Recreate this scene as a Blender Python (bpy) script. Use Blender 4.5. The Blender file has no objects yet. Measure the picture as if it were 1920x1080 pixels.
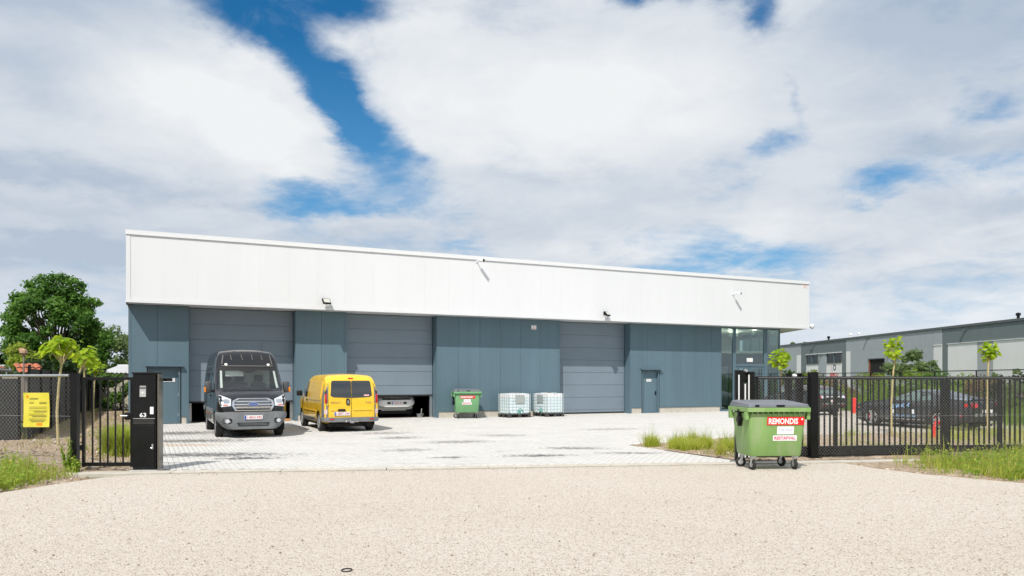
import bpy, bmesh, math, random
import numpy as np
from mathutils import Vector, Matrix, Euler
from mathutils.bvhtree import BVHTree
random.seed(7)
R = math.radians
PI = math.pi
scene = bpy.context.scene
C = scene.collection

# ---------------------------------------------------------------- camera
cam_d = bpy.data.cameras.new('camera')
cam = bpy.data.objects.new('camera', cam_d); C.objects.link(cam)
cam.location = (0, 0, 1.75); cam.rotation_euler = (R(90), 0, 0)
cam_d.sensor_width = 36; cam_d.lens = 26.81
cam_d.shift_y = 172 / 1920
cam_d.clip_start = 0.1; cam_d.clip_end = 3000
scene.camera = cam

# ---------------------------------------------------------------- exposure
vs = scene.view_settings
vs.view_transform = 'Standard'; vs.look = 'None'; vs.gamma = 1
vs.use_curve_mapping = False
vs.exposure = 0.68

# ---------------------------------------------------------------- sun
SUN_EL, SUN_AZ = 50, 17.5            # light travels towards +Y and a little to the right
tv = Vector((math.sin(R(SUN_AZ)) * math.cos(R(SUN_EL)), math.cos(R(SUN_AZ)) * math.cos(R(SUN_EL)), -math.sin(R(SUN_EL))))
sun_d = bpy.data.lights.new('sun', 'SUN'); sun_d.energy = 2.75; sun_d.angle = R(0.55); sun_d.color = (1, .95, .87)
sun = bpy.data.objects.new('sun', sun_d); C.objects.link(sun)
sun.rotation_euler = tv.to_track_quat('-Z', 'Y').to_euler(); sun.location = (-20, -40, 60)

# ---------------------------------------------------------------- sky
world = bpy.data.worlds.new('World'); scene.world = world; world.use_nodes = True
class NT:
    def __init__(s, tree): s.t = tree; s.n = tree.nodes; s.l = tree.links
    def new(s, typ, **kw):
        nd = s.n.new(typ)
        for k, v in kw.items(): setattr(nd, k, v)
        return nd
    def put(s, sock, v):
        if hasattr(v, 'links') and hasattr(v, 'node'): s.l.new(v, sock)
        else: sock.default_value = v
    def math(s, op, a, b=None, clamp=False):
        nd = s.n.new('ShaderNodeMath'); nd.operation = op; nd.use_clamp = clamp
        s.put(nd.inputs[0], a)
        if b is not None: s.put(nd.inputs[1], b)
        return nd.outputs[0]
    def maprange(s, v, a, b, c, d, smooth=False):
        nd = s.n.new('ShaderNodeMapRange'); nd.interpolation_type = 'SMOOTHSTEP' if smooth else 'LINEAR'
        s.put(nd.inputs[0], v)
        for i, x in enumerate((a, b, c, d)): s.put(nd.inputs[1 + i], x)
        return nd.outputs[0]
    def mix(s, f, a, b, blend='MIX'):
        nd = s.n.new('ShaderNodeMix'); nd.data_type = 'RGBA'; nd.blend_type = blend
        s.put(nd.inputs[0], f); s.put(nd.inputs[6], a); s.put(nd.inputs[7], b)
        return nd.outputs[2]
    def noise(s, vec, scale, detail=4, rough=.55, dist=0.0):
        nd = s.n.new('ShaderNodeTexNoise'); nd.inputs['Scale'].default_value = scale
        nd.inputs['Detail'].default_value = detail; nd.inputs['Roughness'].default_value = rough
        nd.inputs['Distortion'].default_value = dist
        if vec is not None: s.l.new(vec, nd.inputs['Vector'])
        return nd.outputs[0]

def build_sky():
    w = NT(world.node_tree); w.n.clear()
    out = w.new('ShaderNodeOutputWorld'); bg = w.new('ShaderNodeBackground'); w.l.new(bg.outputs[0], out.inputs[0])
    sky = w.new('ShaderNodeTexSky', sky_type='NISHITA', sun_disc=False, sun_elevation=R(SUN_EL), sun_rotation=R(180 + SUN_AZ))
    sky.air_density = 1.0; sky.dust_density = 0.6; sky.ozone_density = 2.0
    STR = 0.1; bg.inputs[1].default_value = STR
    tc = w.new('ShaderNodeTexCoord'); d = tc.outputs['Generated']
    sp = w.new('ShaderNodeSeparateXYZ'); w.l.new(d, sp.inputs[0])
    x, y, z = sp.outputs
    az = w.math('ARCTAN2', x, y)
    el = w.math('ARCTAN2', z, w.math('SQRT', w.math('ADD', w.math('MULTIPLY', x, x), w.math('MULTIPLY', y, y))))
    ae = w.new('ShaderNodeCombineXYZ'); w.l.new(az, ae.inputs[0]); w.l.new(el, ae.inputs[1])
    # cloud deck coordinates: the layer seen in perspective
    zz = w.math('ADD', w.math('MAXIMUM', z, 0.0), 0.22)
    cv = w.new('ShaderNodeCombineXYZ')
    w.l.new(w.math('DIVIDE', x, zz), cv.inputs[0]); w.l.new(w.math('DIVIDE', y, zz), cv.inputs[1]); cv.inputs[2].default_value = 3.7
    n1 = w.noise(cv.outputs[0], 2.3, 9, .58, .35)
    n2 = w.noise(cv.outputs[0], 0.9, 4, .5, .1)
    # the edges of the openings are torn by the wind: shift the layout by noise
    wn = w.new('ShaderNodeTexNoise'); wn.inputs['Scale'].default_value = 3.2; wn.inputs['Detail'].default_value = 7; wn.inputs['Roughness'].default_value = .6; w.l.new(cv.outputs[0], wn.inputs['Vector'])
    wa = w.new('ShaderNodeVectorMath', operation='SUBTRACT'); w.l.new(wn.outputs['Color'], wa.inputs[0]); wa.inputs[1].default_value = (.5, .5, .5)
    wm = w.new('ShaderNodeVectorMath', operation='MULTIPLY'); w.l.new(wa.outputs[0], wm.inputs[0]); wm.inputs[1].default_value = (.15, .10, 0)
    wv = w.new('ShaderNodeVectorMath', operation='ADD'); w.l.new(ae.outputs[0], wv.inputs[0]); w.l.new(wm.outputs[0], wv.inputs[1])
    dens = w.math('ADD', w.math('MULTIPLY', w.math('SUBTRACT', n1, .5), 3.0), 1.0)
    def blob(az0, el0, ra, re, amp, rot=0.0):
        mp = w.new('ShaderNodeMapping', vector_type='TEXTURE'); w.l.new(wv.outputs[0], mp.inputs[0])
        mp.inputs['Location'].default_value = (R(az0), R(el0), 0); mp.inputs['Rotation'].default_value = (0, 0, R(rot))
        mp.inputs['Scale'].default_value = (R(ra), R(re), 1)
        ln = w.new('ShaderNodeVectorMath', operation='DOT_PRODUCT'); w.l.new(mp.outputs[0], ln.inputs[0]); w.l.new(mp.outputs[0], ln.inputs[1])
        e = w.math('POWER', 2.718, w.math('MULTIPLY', ln.outputs['Value'], -1.0))
        return w.math('MULTIPLY', e, amp)
    gaps = [(-19.4, 25.6, 6.6, 2.6, -2.0, 0), (-15.4, 22.2, 4.6, 2.4, -1.9, -25), (-11.3, 26.0, 3.2, 1.6, -1.5, 0), (-13.0, 19.2, 2.2, 2.6, -1.7, 0),
            (-10.3, 17.4, 3.9, 1.2, -1.2, -22), (-8.4, 14.4, 4.0, 1.9, -1.4, -15), (-15.4, 13.4, 3.4, 1.2, -1.4, 0), (-11.6, 12.3, 4.4, .9, -1.2, 0),
            (9.1, 26.4, 3.4, 1.0, -1.5, 0), (19.6, 25.0, 1.4, 1.7, -1.5, 0), (14.0, 26.8, 3.2, .9, -1.3, 0), (18.6, 16.3, 1.5, 1.4, -1.3, 0),
            (20.3, 18.9, .6, 1.5, -.9, 0), (26.1, 12.9, 3.4, 1.2, -1.4, 4), (32, 17.0, 1.9, .9, -1.1, 0), (31.6, 14, 1.7, .7, -1.0, 0),
            (33.4, 12.3, 1.5, 1.1, -.9, 0), (17.1, 8.4, 4.8, 1.1, -1.0, 0), (-3.2, 9.6, 2.2, .6, -.9, 0), (12, 7.8, 6.5, .6, -.7, 0),
            # cloud banks
            (-23, 18.6, 7.5, 3.6, 1.3, -24), (-33, 22, 8, 6, 1.1, 0), (7, 20, 9, 5.2, 1.6, 0), (26, 20.5, 7, 3.2, 1.3, 0), (-16.0, 16.4, 4.2, 1.5, 1.2, -24), (-28, 10.5, 9, 3.0, 1.3, 0), (4, 12.5, 9, 2.0, 1.1, 0), (28, 9.6, 7, 1.6, 1.1, 0), (-5, 18.5, 2.6, 3.4, .7, 10), (20, 11.5, 3, 1.4, .8, 0)]
    for g in gaps: dens = w.math('ADD', dens, blob(*g[:4], g[4] * (.88 if g[4] < 0 else 1), g[5]))
    n3 = w.noise(cv.outputs[0], 5.5, 8, .62, .6)
    dens = w.math('ADD', dens, w.math('MULTIPLY', w.math('SUBTRACT', n3, .5), 1.3))
    cov = w.maprange(dens, -.45, 1.36, 0.0, 1.0, True)
    wisp = w.math('MULTIPLY', w.maprange(n3, .52, .74, 0, .24, True), w.maprange(dens, -1.6, .2, .25, 1.0))
    cov = w.math('MAXIMUM', cov, wisp)
    # how thick / how grey
    br = w.math('ADD', w.math('MULTIPLY', w.math('SUBTRACT', n2, .5), 1.5), w.math('ADD', w.math('MULTIPLY', w.math('SUBTRACT', n1, .5), .9), w.math('MULTIPLY', w.math('SUBTRACT', n3, .5), .55)))
    br = w.math('ADD', br, .55)
    for g in [(5, 18.5, 9, 4, .5, 0), (-20, 17.2, 7, 2.2, .5, -20), (-30, 25, 10, 3.2, -.75, 0), (-36, 19, 6, 2.2, -.45, 0), (33, 22, 9, 4, -.6, 0), (24, 22.5, 5, 2, -.2, 0), (-33, 13.2, 10, .9, -.5, 0), (-22, 12.4, 6, .7, -.3, 0), (-30, 8.6, 9, 1.0, -.4, 0), (31, 15.0, 5, 1.0, -.5, 0), (33, 11.0, 6, 1.2, -.45, 0), (31, 6.5, 8, 1.2, -.35, 0), (12, 10.0, 7, 1.0, .25, 0), (2, 14.6, 6, .8, -.3, 0), (-14, 10.2, 6, .8, -.2, 0)]:
        br = w.math('ADD', br, blob(*g))
    br = w.math('MAXIMUM', w.math('MINIMUM', br, 1.0), 0.0)
    k = 1.0 / STR
    grey = (.295 * k, .345 * k, .415 * k, 1); white = (.545 * k, .558 * k, .568 * k, 1)
    ccol = w.mix(br, grey, white)
    blue = w.mix(1.0, sky.outputs[0], (.10, .47, .67, 1), 'MULTIPLY')
    blue = w.mix(w.maprange(z, .10, .40, .62, 0.0), blue, (.13 * k, .285 * k, .46 * k, 1))
    col = w.mix(cov, blue, ccol)
    # hazy, paler air low over the horizon all round
    hz = w.maprange(z, 0.0, 0.16, .6, 0.0, True)
    col = w.mix(hz, col, (.42 * k, .48 * k, .55 * k, 1))
    w.l.new(col, bg.inputs[0])
build_sky()

# ---------------------------------------------------------------- helpers
def link(o): C.objects.link(o); return o
def thing(name, label, cat, loc=(0, 0, 0), rotz=0.0, group=None):
    o = link(bpy.data.objects.new(name, None)); o.location = loc; o.rotation_euler = (0, 0, rotz); o.empty_display_size = .2
    o['label'] = label; o['category'] = cat
    if group: o['group'] = group
    return o
def tag(o, label, cat, group=None):
    o['label'] = label; o['category'] = cat
    if group: o['group'] = group
    return o
def kind(o, k): o['kind'] = k; return o

class MB:
    """collects faces; each face may have its own material slot"""
    def __init__(s): s.v = []; s.f = []; s.m = []
    def add(s, verts, faces, mi=0):
        b = len(s.v); s.v += [tuple(p) for p in verts]
        for f in faces: s.f.append(tuple(i + b for i in f)); s.m.append(mi)
        return s
    def box(s, x0, x1, y0, y1, z0, z1, mi=0, M=None):
        if x0 > x1: x0, x1 = x1, x0
        if y0 > y1: y0, y1 = y1, y0
        if z0 > z1: z0, z1 = z1, z0
        v = [(x0, y0, z0), (x1, y0, z0), (x1, y1, z0), (x0, y1, z0), (x0, y0, z1), (x1, y0, z1), (x1, y1, z1), (x0, y1, z1)]
        if M is not None: v = [M @ Vector(p) for p in v]
        return s.add(v, [(0, 3, 2, 1), (4, 5, 6, 7), (0, 1, 5, 4), (1, 2, 6, 5), (2, 3, 7, 6), (3, 0, 4, 7)], mi)
    def prism(s, poly, z0, z1, mi=0, M=None):
        n = len(poly)
        v = [(p[0], p[1], z0) for p in poly] + [(p[0], p[1], z1) for p in poly]
        if M is not None: v = [M @ Vector(p) for p in v]
        f = [tuple(range(n - 1, -1, -1)), tuple(range(n, 2 * n))] + [(i, (i + 1) % n, n + (i + 1) % n, n + i) for i in range(n)]
        return s.add(v, f, mi)
    def tube(s, pts, rad, n=6, mi=0, cap=True):
        pts = [Vector(p) for p in pts]; rings = []
        if not isinstance(rad, (list, tuple)): rad = [rad] * len(pts)
        for i, p in enumerate(pts):
            d = (pts[min(i + 1, len(pts) - 1)] - pts[max(i - 1, 0)]).normalized()
            a = Vector((0, 0, 1)) if abs(d.z) < .9 else Vector((1, 0, 0))
            u = d.cross(a).normalized(); w = d.cross(u)
            rings.append([p + (u * math.cos(2 * PI * k / n) + w * math.sin(2 * PI * k / n)) * rad[i] for k in range(n)])
        v = [q for r in rings for q in r]; f = []
        for i in range(len(pts) - 1):
            for k in range(n):
                f.append((i * n + k, i * n + (k + 1) % n, (i + 1) * n + (k + 1) % n, (i + 1) * n + k))
        if cap: f += [tuple(range(n)), tuple((len(pts) - 1) * n + k for k in range(n - 1, -1, -1))]
        return s.add(v, f, mi)
    def lathe(s, prof, axis, center, n=20, mi=0):
        """prof: (radius, along)"""
        c = Vector(center); v = []; f = []
        ax = {'x': Vector((1, 0, 0)), 'y': Vector((0, 1, 0)), 'z': Vector((0, 0, 1))}[axis]
        u = {'x': Vector((0, 1, 0)), 'y': Vector((0, 0, 1)), 'z': Vector((1, 0, 0))}[axis]; w = ax.cross(u)
        for r, h in prof:
            for k in range(n):
                a = 2 * PI * k / n; v.append(c + ax * h + (u * math.cos(a) + w * math.sin(a)) * r)
        for i in range(len(prof) - 1):
            for k in range(n): f.append((i * n + k, i * n + (k + 1) % n, (i + 1) * n + (k + 1) % n, (i + 1) * n + k))
        return s.add(v, f, mi)
    def obj(s, name, mats, parent=None, smooth=None, bevel=0.0):
        me = bpy.data.meshes.new(name); me.from_pydata(s.v, [], s.f)
        mats = mats if isinstance(mats, (list, tuple)) else [mats]
        for m in mats: me.materials.append(m)
        if len(mats) > 1: me.polygons.foreach_set('material_index', s.m)
        bm = bmesh.new(); bm.from_mesh(me)
        bmesh.ops.recalc_face_normals(bm, faces=bm.faces)
        if bevel: bmesh.ops.bevel(bm, geom=[e for e in bm.edges if e.is_manifold and e.calc_face_angle(0) > .6], offset=bevel, segments=2, affect='EDGES', clamp_overlap=True, profile=.5)
        bm.to_mesh(me); bm.free()
        if smooth is not None:
            me.polygons.foreach_set('use_smooth', [True] * len(me.polygons)); me.set_sharp_from_angle(angle=R(smooth))
        o = link(bpy.data.objects.new(name, me))
        if parent: o.parent = parent
        return o

def inst(o, name=None, loc=None, rotz=None, parent=None):
    c = o.copy(); link(c)
    if loc is not None: c.location = loc
    if rotz is not None: c.rotation_euler = (0, 0, rotz)
    if parent is not None: c.parent = parent
    return c
def copy_tree(o, parent=None):
    c = o.copy(); link(c)
    if parent: c.parent = parent
    for ch in [q for q in bpy.data.objects if q.parent == o]: copy_tree(ch, c)
    return c

def arr_obj(name, V, F, mat, parent=None, rnd=None, smooth=False):
    """V (n,3), F (m,k) numpy; rnd per-face float attribute"""
    me = bpy.data.meshes.new(name); k = F.shape[1]
    me.vertices.add(len(V)); me.vertices.foreach_set('co', np.ascontiguousarray(V, dtype=np.float32).ravel())
    me.loops.add(F.size); me.loops.foreach_set('vertex_index', np.ascontiguousarray(F, dtype=np.int32).ravel())
    me.polygons.add(len(F)); me.polygons.foreach_set('loop_start', np.arange(0, F.size, k, dtype=np.int32))
    me.update(calc_edges=True)
    if rnd is not None:
        at = me.attributes.new('rnd', 'FLOAT', 'FACE'); at.data.foreach_set('value', np.ascontiguousarray(rnd, dtype=np.float32))
    me.materials.append(mat)
    o = link(bpy.data.objects.new(name, me))
    if parent: o.parent = parent
    return o

# ---------------------------------------------------------------- materials
MATS = {}
def M(name, col, rough=.5, metal=0.0, var=0.0, vscale=4.0, bump=0.0, bscale=60.0, coat=0.0, spec=.5, dirt=None, ior=0.0, emit=0.0, stretch=None, trans=0.0):
    if name in MATS: return MATS[name]
    m = bpy.data.materials.new(name); m.use_nodes = True; t = NT(m.node_tree); p = t.n['Principled BSDF']
    MATS[name] = m
    c4 = (*col, 1); p.inputs['Base Color'].default_value = c4
    p.inputs['Roughness'].default_value = rough; p.inputs['Metallic'].default_value = metal
    p.inputs['Specular IOR Level'].default_value = spec; p.inputs['Coat Weight'].default_value = coat; p.inputs['Coat Roughness'].default_value = .04
    tc = t.new('ShaderNodeTexCoord'); vec = tc.outputs['Object']
    if stretch:
        mp = t.new('ShaderNodeMapping'); t.l.new(vec, mp.inputs[0]); mp.inputs['Scale'].default_value = stretch; vec = mp.outputs[0]
    c = None
    if var:
        n = t.noise(vec, vscale, 5, .6)
        lo = tuple(max(0, q * (1 - var)) for q in col) + (1,); hi = tuple(min(1, q * (1 + var)) for q in col) + (1,)
        c = t.mix(t.maprange(n, .3, .7, 0, 1), lo, hi)
        t.put(p.inputs['Roughness'], t.maprange(n, .3, .7, max(0, rough - .06), min(1, rough + .08)))
    if dirt:
        dc, ds, lo_, hi_ = dirt
        n2 = t.noise(vec, ds, 7, .65, .3)
        c = t.mix(t.maprange(n2, lo_, hi_, 0, 1), c if c is not None else c4, (*dc, 1))
    if c is not None: t.l.new(c, p.inputs['Base Color'])
    if bump:
        b = t.new('ShaderNodeBump'); b.inputs['Strength'].default_value = bump; b.inputs['Distance'].default_value = .01
        t.l.new(t.noise(vec, bscale, 4, .6), b.inputs['Height']); t.l.new(b.outputs[0], p.inputs['Normal'])
    if ior: p.inputs['IOR'].default_value = ior
    if emit: p.inputs['Emission Color'].default_value = c4; p.inputs['Emission Strength'].default_value = emit
    if trans: p.inputs['Transmission Weight'].default_value = trans
    return m

def leaf_mat(name, dark, light, transl=.35, rough=.5):
    m = bpy.data.materials.new(name); m.use_nodes = True; t = NT(m.node_tree); p = t.n['Principled BSDF']; o = t.n['Material Output']
    at = t.new('ShaderNodeAttribute', attribute_name='rnd')
    oi = t.new('ShaderNodeObjectInfo')
    f = t.math('FRACT', t.math('ADD', at.outputs['Fac'], oi.outputs['Random']))
    c = t.mix(f, (*dark, 1), (*light, 1))
    t.l.new(c, p.inputs['Base Color']); p.inputs['Roughness'].default_value = rough; p.inputs['Specular IOR Level'].default_value = .3
    tr = t.new('ShaderNodeBsdfTranslucent'); t.l.new(t.mix(.5, c, (*[min(1, q * 1.5) for q in light], 1)), tr.inputs[0])
    ms = t.new('ShaderNodeMixShader'); ms.inputs[0].default_value = transl
    t.l.new(p.outputs[0], ms.inputs[1]); t.l.new(tr.outputs[0], ms.inputs[2]); t.l.new(ms.outputs[0], o.inputs[0])
    return m

def glass_mat(name, tint, f0=.08, rough=.02):
    m = bpy.data.materials.new(name); m.use_nodes = True; t = NT(m.node_tree); o = t.n['Material Output']; t.n.remove(t.n['Principled BSDF'])
    a = t.new('ShaderNodeBsdfTransparent'); a.inputs[0].default_value = (*tint, 1)
    g = t.new('ShaderNodeBsdfGlossy'); g.inputs['Roughness'].default_value = rough; g.inputs[0].default_value = (.95, .98, 1, 1)
    lw = t.new('ShaderNodeLayerWeight'); lw.inputs[0].default_value = .5
    f = t.maprange(t.math('POWER', lw.outputs['Facing'], 3.0), 0, 1, f0, .95)
    ms = t.new('ShaderNodeMixShader'); t.l.new(f, ms.inputs[0]); t.l.new(a.outputs[0], ms.inputs[1]); t.l.new(g.outputs[0], ms.inputs[2]); t.l.new(ms.outputs[0], o.inputs[0])
    return m

WHITE = M('white_steel', (.745, .757, .778), .36, 0, .025, .6, .05, 1.0, stretch=(1.4, 1, .2))
COPING = M('white_coping', (.75, .762, .78), .35)
GREY = M('slate_steel', (.106, .171, .211), .40, 0, .07, .9, .06, 1.1, stretch=(1.6, 1, .16))
GREYDOOR = M('door_steel', (.185, .235, .285), .42, 0, .05, .8)
FRAME = M('frame_aluminium', (.105, .165, .205), .4)
CONC = M('pale_concrete', (.52, .48, .42), .85, 0, .12, 3, .3, 80)
BLACK = M('black_powder_coat', (.007, .007, .008), .30, 0, .25, 3, spec=.3)
BLACKR = M('black_rubber', (.018, .018, .018), .75, 0, .2, 8)
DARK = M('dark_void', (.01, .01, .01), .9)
STEEL = M('galvanised_steel', (.55, .56, .57), .35, .85, .1, 20)
GLASS = glass_mat('window_glass', (.52, .64, .61), .11)
ORANGE = M('orange_plastic', (.8, .25, .01), .35)

# ---------------------------------------------------------------- text
def text_mesh(body, w, h, bold=0.0, shear=0.0):
    cu = bpy.data.curves.new('lettering', 'FONT'); cu.body = body; cu.size = 1; cu.offset = bold; cu.shear = shear; cu.resolution_u = 2
    o = bpy.data.objects.new('lettering', cu); link(o)
    me = bpy.data.meshes.new_from_object(o); bpy.data.objects.remove(o); bpy.data.curves.remove(cu)
    vs_ = [v.co.copy() for v in me.vertices]; fs_ = [tuple(p.vertices) for p in me.polygons]; bpy.data.meshes.remove(me)
    x0 = min(v.x for v in vs_); x1 = max(v.x for v in vs_); y0 = min(v.y for v in vs_); y1 = max(v.y for v in vs_)
    return [((v.x - (x0 + x1) / 2) * w / (x1 - x0), (v.y - (y0 + y1) / 2) * h / (y1 - y0)) for v in vs_], fs_
def text_obj(body, w, h, mat, parent, origin, right, up, bold=0.0, shear=0.0, name='lettering'):
    p, f = text_mesh(body, w, h, bold, shear); r = Vector(right); u = Vector(up); o = Vector(origin)
    mb = MB(); mb.add([o + r * a + u * b for a, b in p], f)
    me = bpy.data.meshes.new(name); me.from_pydata([tuple(v) for v in mb.v], [], mb.f); me.materials.append(mat)
    ob = link(bpy.data.objects.new(name, me)); ob.parent = parent
    return ob

# projection of flat outlines on to a curved body
AX = {'side+': (lambda u, v: Vector((u, 20, v)), Vector((0, -1, 0))), 'side-': (lambda u, v: Vector((u, -20, v)), Vector((0, 1, 0))),
      'front': (lambda u, v: Vector((20, u, v)), Vector((-1, 0, 0))), 'rear': (lambda u, v: Vector((-20, u, v)), Vector((1, 0, 0))),
      'top': (lambda u, v: Vector((u, v, 20)), Vector((0, 0, -1)))}
def cast(bvh, axis, u, v, eps):
    fn, d = AX[axis]; o = fn(u, v)
    loc, nor, i, di = bvh.ray_cast(o, d)
    if loc is None:
        loc, nor, i, di = bvh.find_nearest(o + d * 18.5)
    return loc - d * eps
def decal(name, mat, parent, bvh, poly, axis, eps=.008, thick=.02, grid=.15, smooth=True):
    bm = bmesh.new(); vs_ = [bm.verts.new((p[0], p[1], 0)) for p in poly]; bm.faces.new(vs_)
    us = [p[0] for p in poly]; ws = [p[1] for p in poly]
    for lo, hi, nrm in ((min(us), max(us), (1, 0, 0)), (min(ws), max(ws), (0, 1, 0))):
        k = int((hi - lo) / grid)
        for i in range(1, k + 1):
            q = lo + (hi - lo) * i / (k + 1)
            bmesh.ops.bisect_plane(bm, geom=bm.verts[:] + bm.edges[:] + bm.faces[:], plane_co=(q * nrm[0], q * nrm[1], 0), plane_no=nrm, dist=1e-6)
    d = AX[axis][1]
    bm.verts.ensure_lookup_table()
    for v in bm.verts: v.co = cast(bvh, axis, v.co.x, v.co.y, eps)
    be = [e for e in bm.edges if e.is_boundary]
    r = bmesh.ops.extrude_edge_only(bm, edges=be)
    for g in r['geom']:
        if isinstance(g, bmesh.types.BMVert): g.co += d * thick
    bmesh.ops.recalc_face_normals(bm, faces=bm.faces)
    c = sum((f.normal for f in bm.faces if len(f.verts) > 2), Vector())
    if c.dot(d) > 0: bmesh.ops.reverse_faces(bm, faces=bm.faces)
    me = bpy.data.meshes.new(name); bm.to_mesh(me); bm.free(); me.materials.append(mat)
    if smooth: me.polygons.foreach_set('use_smooth', [True] * len(me.polygons)); me.set_sharp_from_angle(angle=R(40))
    o = link(bpy.data.objects.new(name, me)); o.parent = parent
    return o
def text_decal(body, w, h, mat, parent, bvh, axis, u0, v0, eps=.012, bold=0.0, flip=False, shear=0.0, slope=0.0, name='lettering'):
    p, f = text_mesh(body, w, h, bold, shear); s = -1 if flip else 1
    vs_ = [cast(bvh, axis, u0 + s * a, v0 + b + slope * a, eps) for a, b in p]
    me = bpy.data.meshes.new(name); me.from_pydata([tuple(v) for v in vs_], [], f); me.materials.append(mat)
    o = link(bpy.data.objects.new(name, me)); o.parent = parent
    return o

def in_poly(P, poly):
    x, y = P[:, 0], P[:, 1]; ins = np.zeros(len(P), bool); n = len(poly); j = n - 1
    for i in range(n):
        xi, yi = poly[i]; xj, yj = poly[j]
        if yi != yj:
            c = ((yi > y) != (yj > y)) & (x < (xj - xi) * (y - yi) / (yj - yi) + xi); ins ^= c
        j = i
    return ins

TX, TY = .90152, .43273            # direction along the warehouse front
ROT = math.atan2(TY, TX)
def lw(s, w, z=0.0):               # warehouse coordinates to the world
    return Vector((s * TX - w * TY, 36.7 + s * TY + w * TX, z))
KX, KY = .9903, .1392              # direction of the kerb and gate line

# ================================================================ GROUND
def ground_mat(name, cols, scales, rough=.9, bump=.6, bscale=40, stains=None, specks=None, patches=None):
    m = bpy.data.materials.new(name); m.use_nodes = True; t = NT(m.node_tree); p = t.n['Principled BSDF']
    p.inputs['Roughness'].default_value = rough; p.inputs['Specular IOR Level'].default_value = .25
    tc = t.new('ShaderNodeTexCoord'); v = tc.outputs['Object']
    n0 = t.noise(v, scales[0], 5, .6); n1 = t.noise(v, scales[1], 5, .65)
    c = t.mix(t.maprange(n0, .3, .7, 0, 1), (*cols[0], 1), (*cols[1], 1))
    c = t.mix(t.maprange(n1, .35, .75, 0, .8), c, (*cols[2], 1))
    h = t.noise(v, bscale, 5, .7)
    if specks:
        for sc, lo, hi, col in specks:
            vo = t.new('ShaderNodeTexVoronoi'); vo.inputs['Scale'].default_value = sc; t.l.new(v, vo.inputs['Vector'])
            sc2 = t.new('ShaderNodeSeparateColor'); t.l.new(vo.outputs['Color'], sc2.inputs[0])
            c = t.mix(t.math('MULTIPLY', t.maprange(sc2.outputs[0], lo, hi, 0, 1), t.maprange(vo.outputs['Distance'], .35, .6, 1, 0)), c, (*col, 1))
            h = t.math('ADD', h, t.math('MULTIPLY', vo.outputs['Distance'], -.5))
    for s in (stains or []):
        sc, lo, hi, col, st = s
        mp = t.new('ShaderNodeMapping'); t.l.new(v, mp.inputs[0]); mp.inputs['Rotation'].default_value = (0, 0, -ROT); mp.inputs['Scale'].default_value = st
        c = t.mix(t.maprange(t.noise(mp.outputs[0], sc, 7, .72, .4), lo, hi, 0, .85), c, (*col, 1))
    for (cx, cy, rx, ry, rot, col, amt) in [(q[0], q[1], q[2], q[3] * 1.7) + q[4:] for q in (patches or [])]:   # spills and worn places at their own spots
        mp = t.new('ShaderNodeMapping', vector_type='TEXTURE'); t.l.new(v, mp.inputs[0])
        mp.inputs['Location'].default_value = (cx, cy, 0); mp.inputs['Rotation'].default_value = (0, 0, R(rot)); mp.inputs['Scale'].default_value = (rx, ry, 1)
        ln = t.new('ShaderNodeVectorMath', operation='LENGTH'); t.l.new(mp.outputs[0], ln.inputs[0])
        f = t.math('ADD', t.maprange(ln.outputs['Value'], .1, 1.2, .62, 0), t.math('MULTIPLY', t.math('SUBTRACT', t.noise(v, 6.5, 7, .78, .8), .5), 2.0))
        f = t.math('MULTIPLY', t.maprange(f, .30, .58, 0, amt), t.maprange(ln.outputs['Value'], .8, 1.4, 1, 0))
        c = t.mix(f, c, (*col, 1))
    t.l.new(c, p.inputs['Base Color'])
    b = t.new('ShaderNodeBump'); b.inputs['Strength'].default_value = bump; b.inputs['Distance'].default_value = .012
    t.l.new(h, b.inputs['Height']); t.l.new(b.outputs[0], p.inputs['Normal'])
    return m

ROAD = ground_mat('chipped_gravel', [(.65, .58, .505), (.74, .685, .62), (.60, .52, .44)], (.22, 9), .95, .9, 110,
                  specks=[(75, .62, .75, (.74, .70, .65)), (70, .84, .90, (.30, .21, .14)), (66, .950, .960, (.11, .07, .05)), (46, .985, .989, (.07, .05, .04)), (95, .2, .1, (.45, .35, .26)), (50, .12, .06, (.36, .25, .17))])
SPOTS = [(-7.2, 17.8, 3.4, .55, 4, (.10, .10, .105), .95), (-9.3, 21.8, 3.2, .7, 6, (.13, .12, .11), .9), (-10.9, 25.0, 2.6, .9, 10, (.12, .115, .11), .9), (-5.9, 17.0, 1.2, .3, 5, (.07, .07, .075), 1.0),
         (-8.8, 20.4, 2.0, .35, 3, (.42, .28, .15), .7), (-1.5, 21.5, 1.6, .5, 12, (.2, .19, .18), .8), (-3.4, 23.0, 1.2, .5, 12, (.16, .15, .15), .8), (.6, 17.6, 1.3, .3, 8, (.10, .10, .10), .9), (-1.4, 17.2, .8, .25, 8, (.12, .12, .12), .8), (1.6, 19.5, 1.4, .4, -4, (.16, .155, .15), .8), (-2.6, 19.0, 1.2, .4, 14, (.2, .19, .18), .7), (2.8, 18.2, 1.3, .22, 0, (.12, .12, .12), .9), (-4.2, 25, 1.6, .6, 20, (.2, .19, .18), .7), (3.5, 27, 2, .6, 22, (.24, .22, .21), .6), (-.3, 24.0, 1.5, .5, 5, (.2, .19, .18), .6)]
PAVE = ground_mat('sanded_concrete', [(.54, .53, .51), (.61, .60, .58), (.57, .55, .52)], (.7, 9), .9, .35, 70,
                  stains=[(.9, .60, .74, (.25, .24, .23), (.35, 1.6, 1)), (5, .62, .72, (.30, .28, .26), (.6, 1.4, 1))], patches=SPOTS)
PARK = ground_mat('parking_fines', [(.46, .42, .37), (.54, .50, .45), (.38, .33, .27)], (.4, 5), .95, .6, 50, specks=[(30, .8, .9, (.3, .25, .2))])
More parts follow.
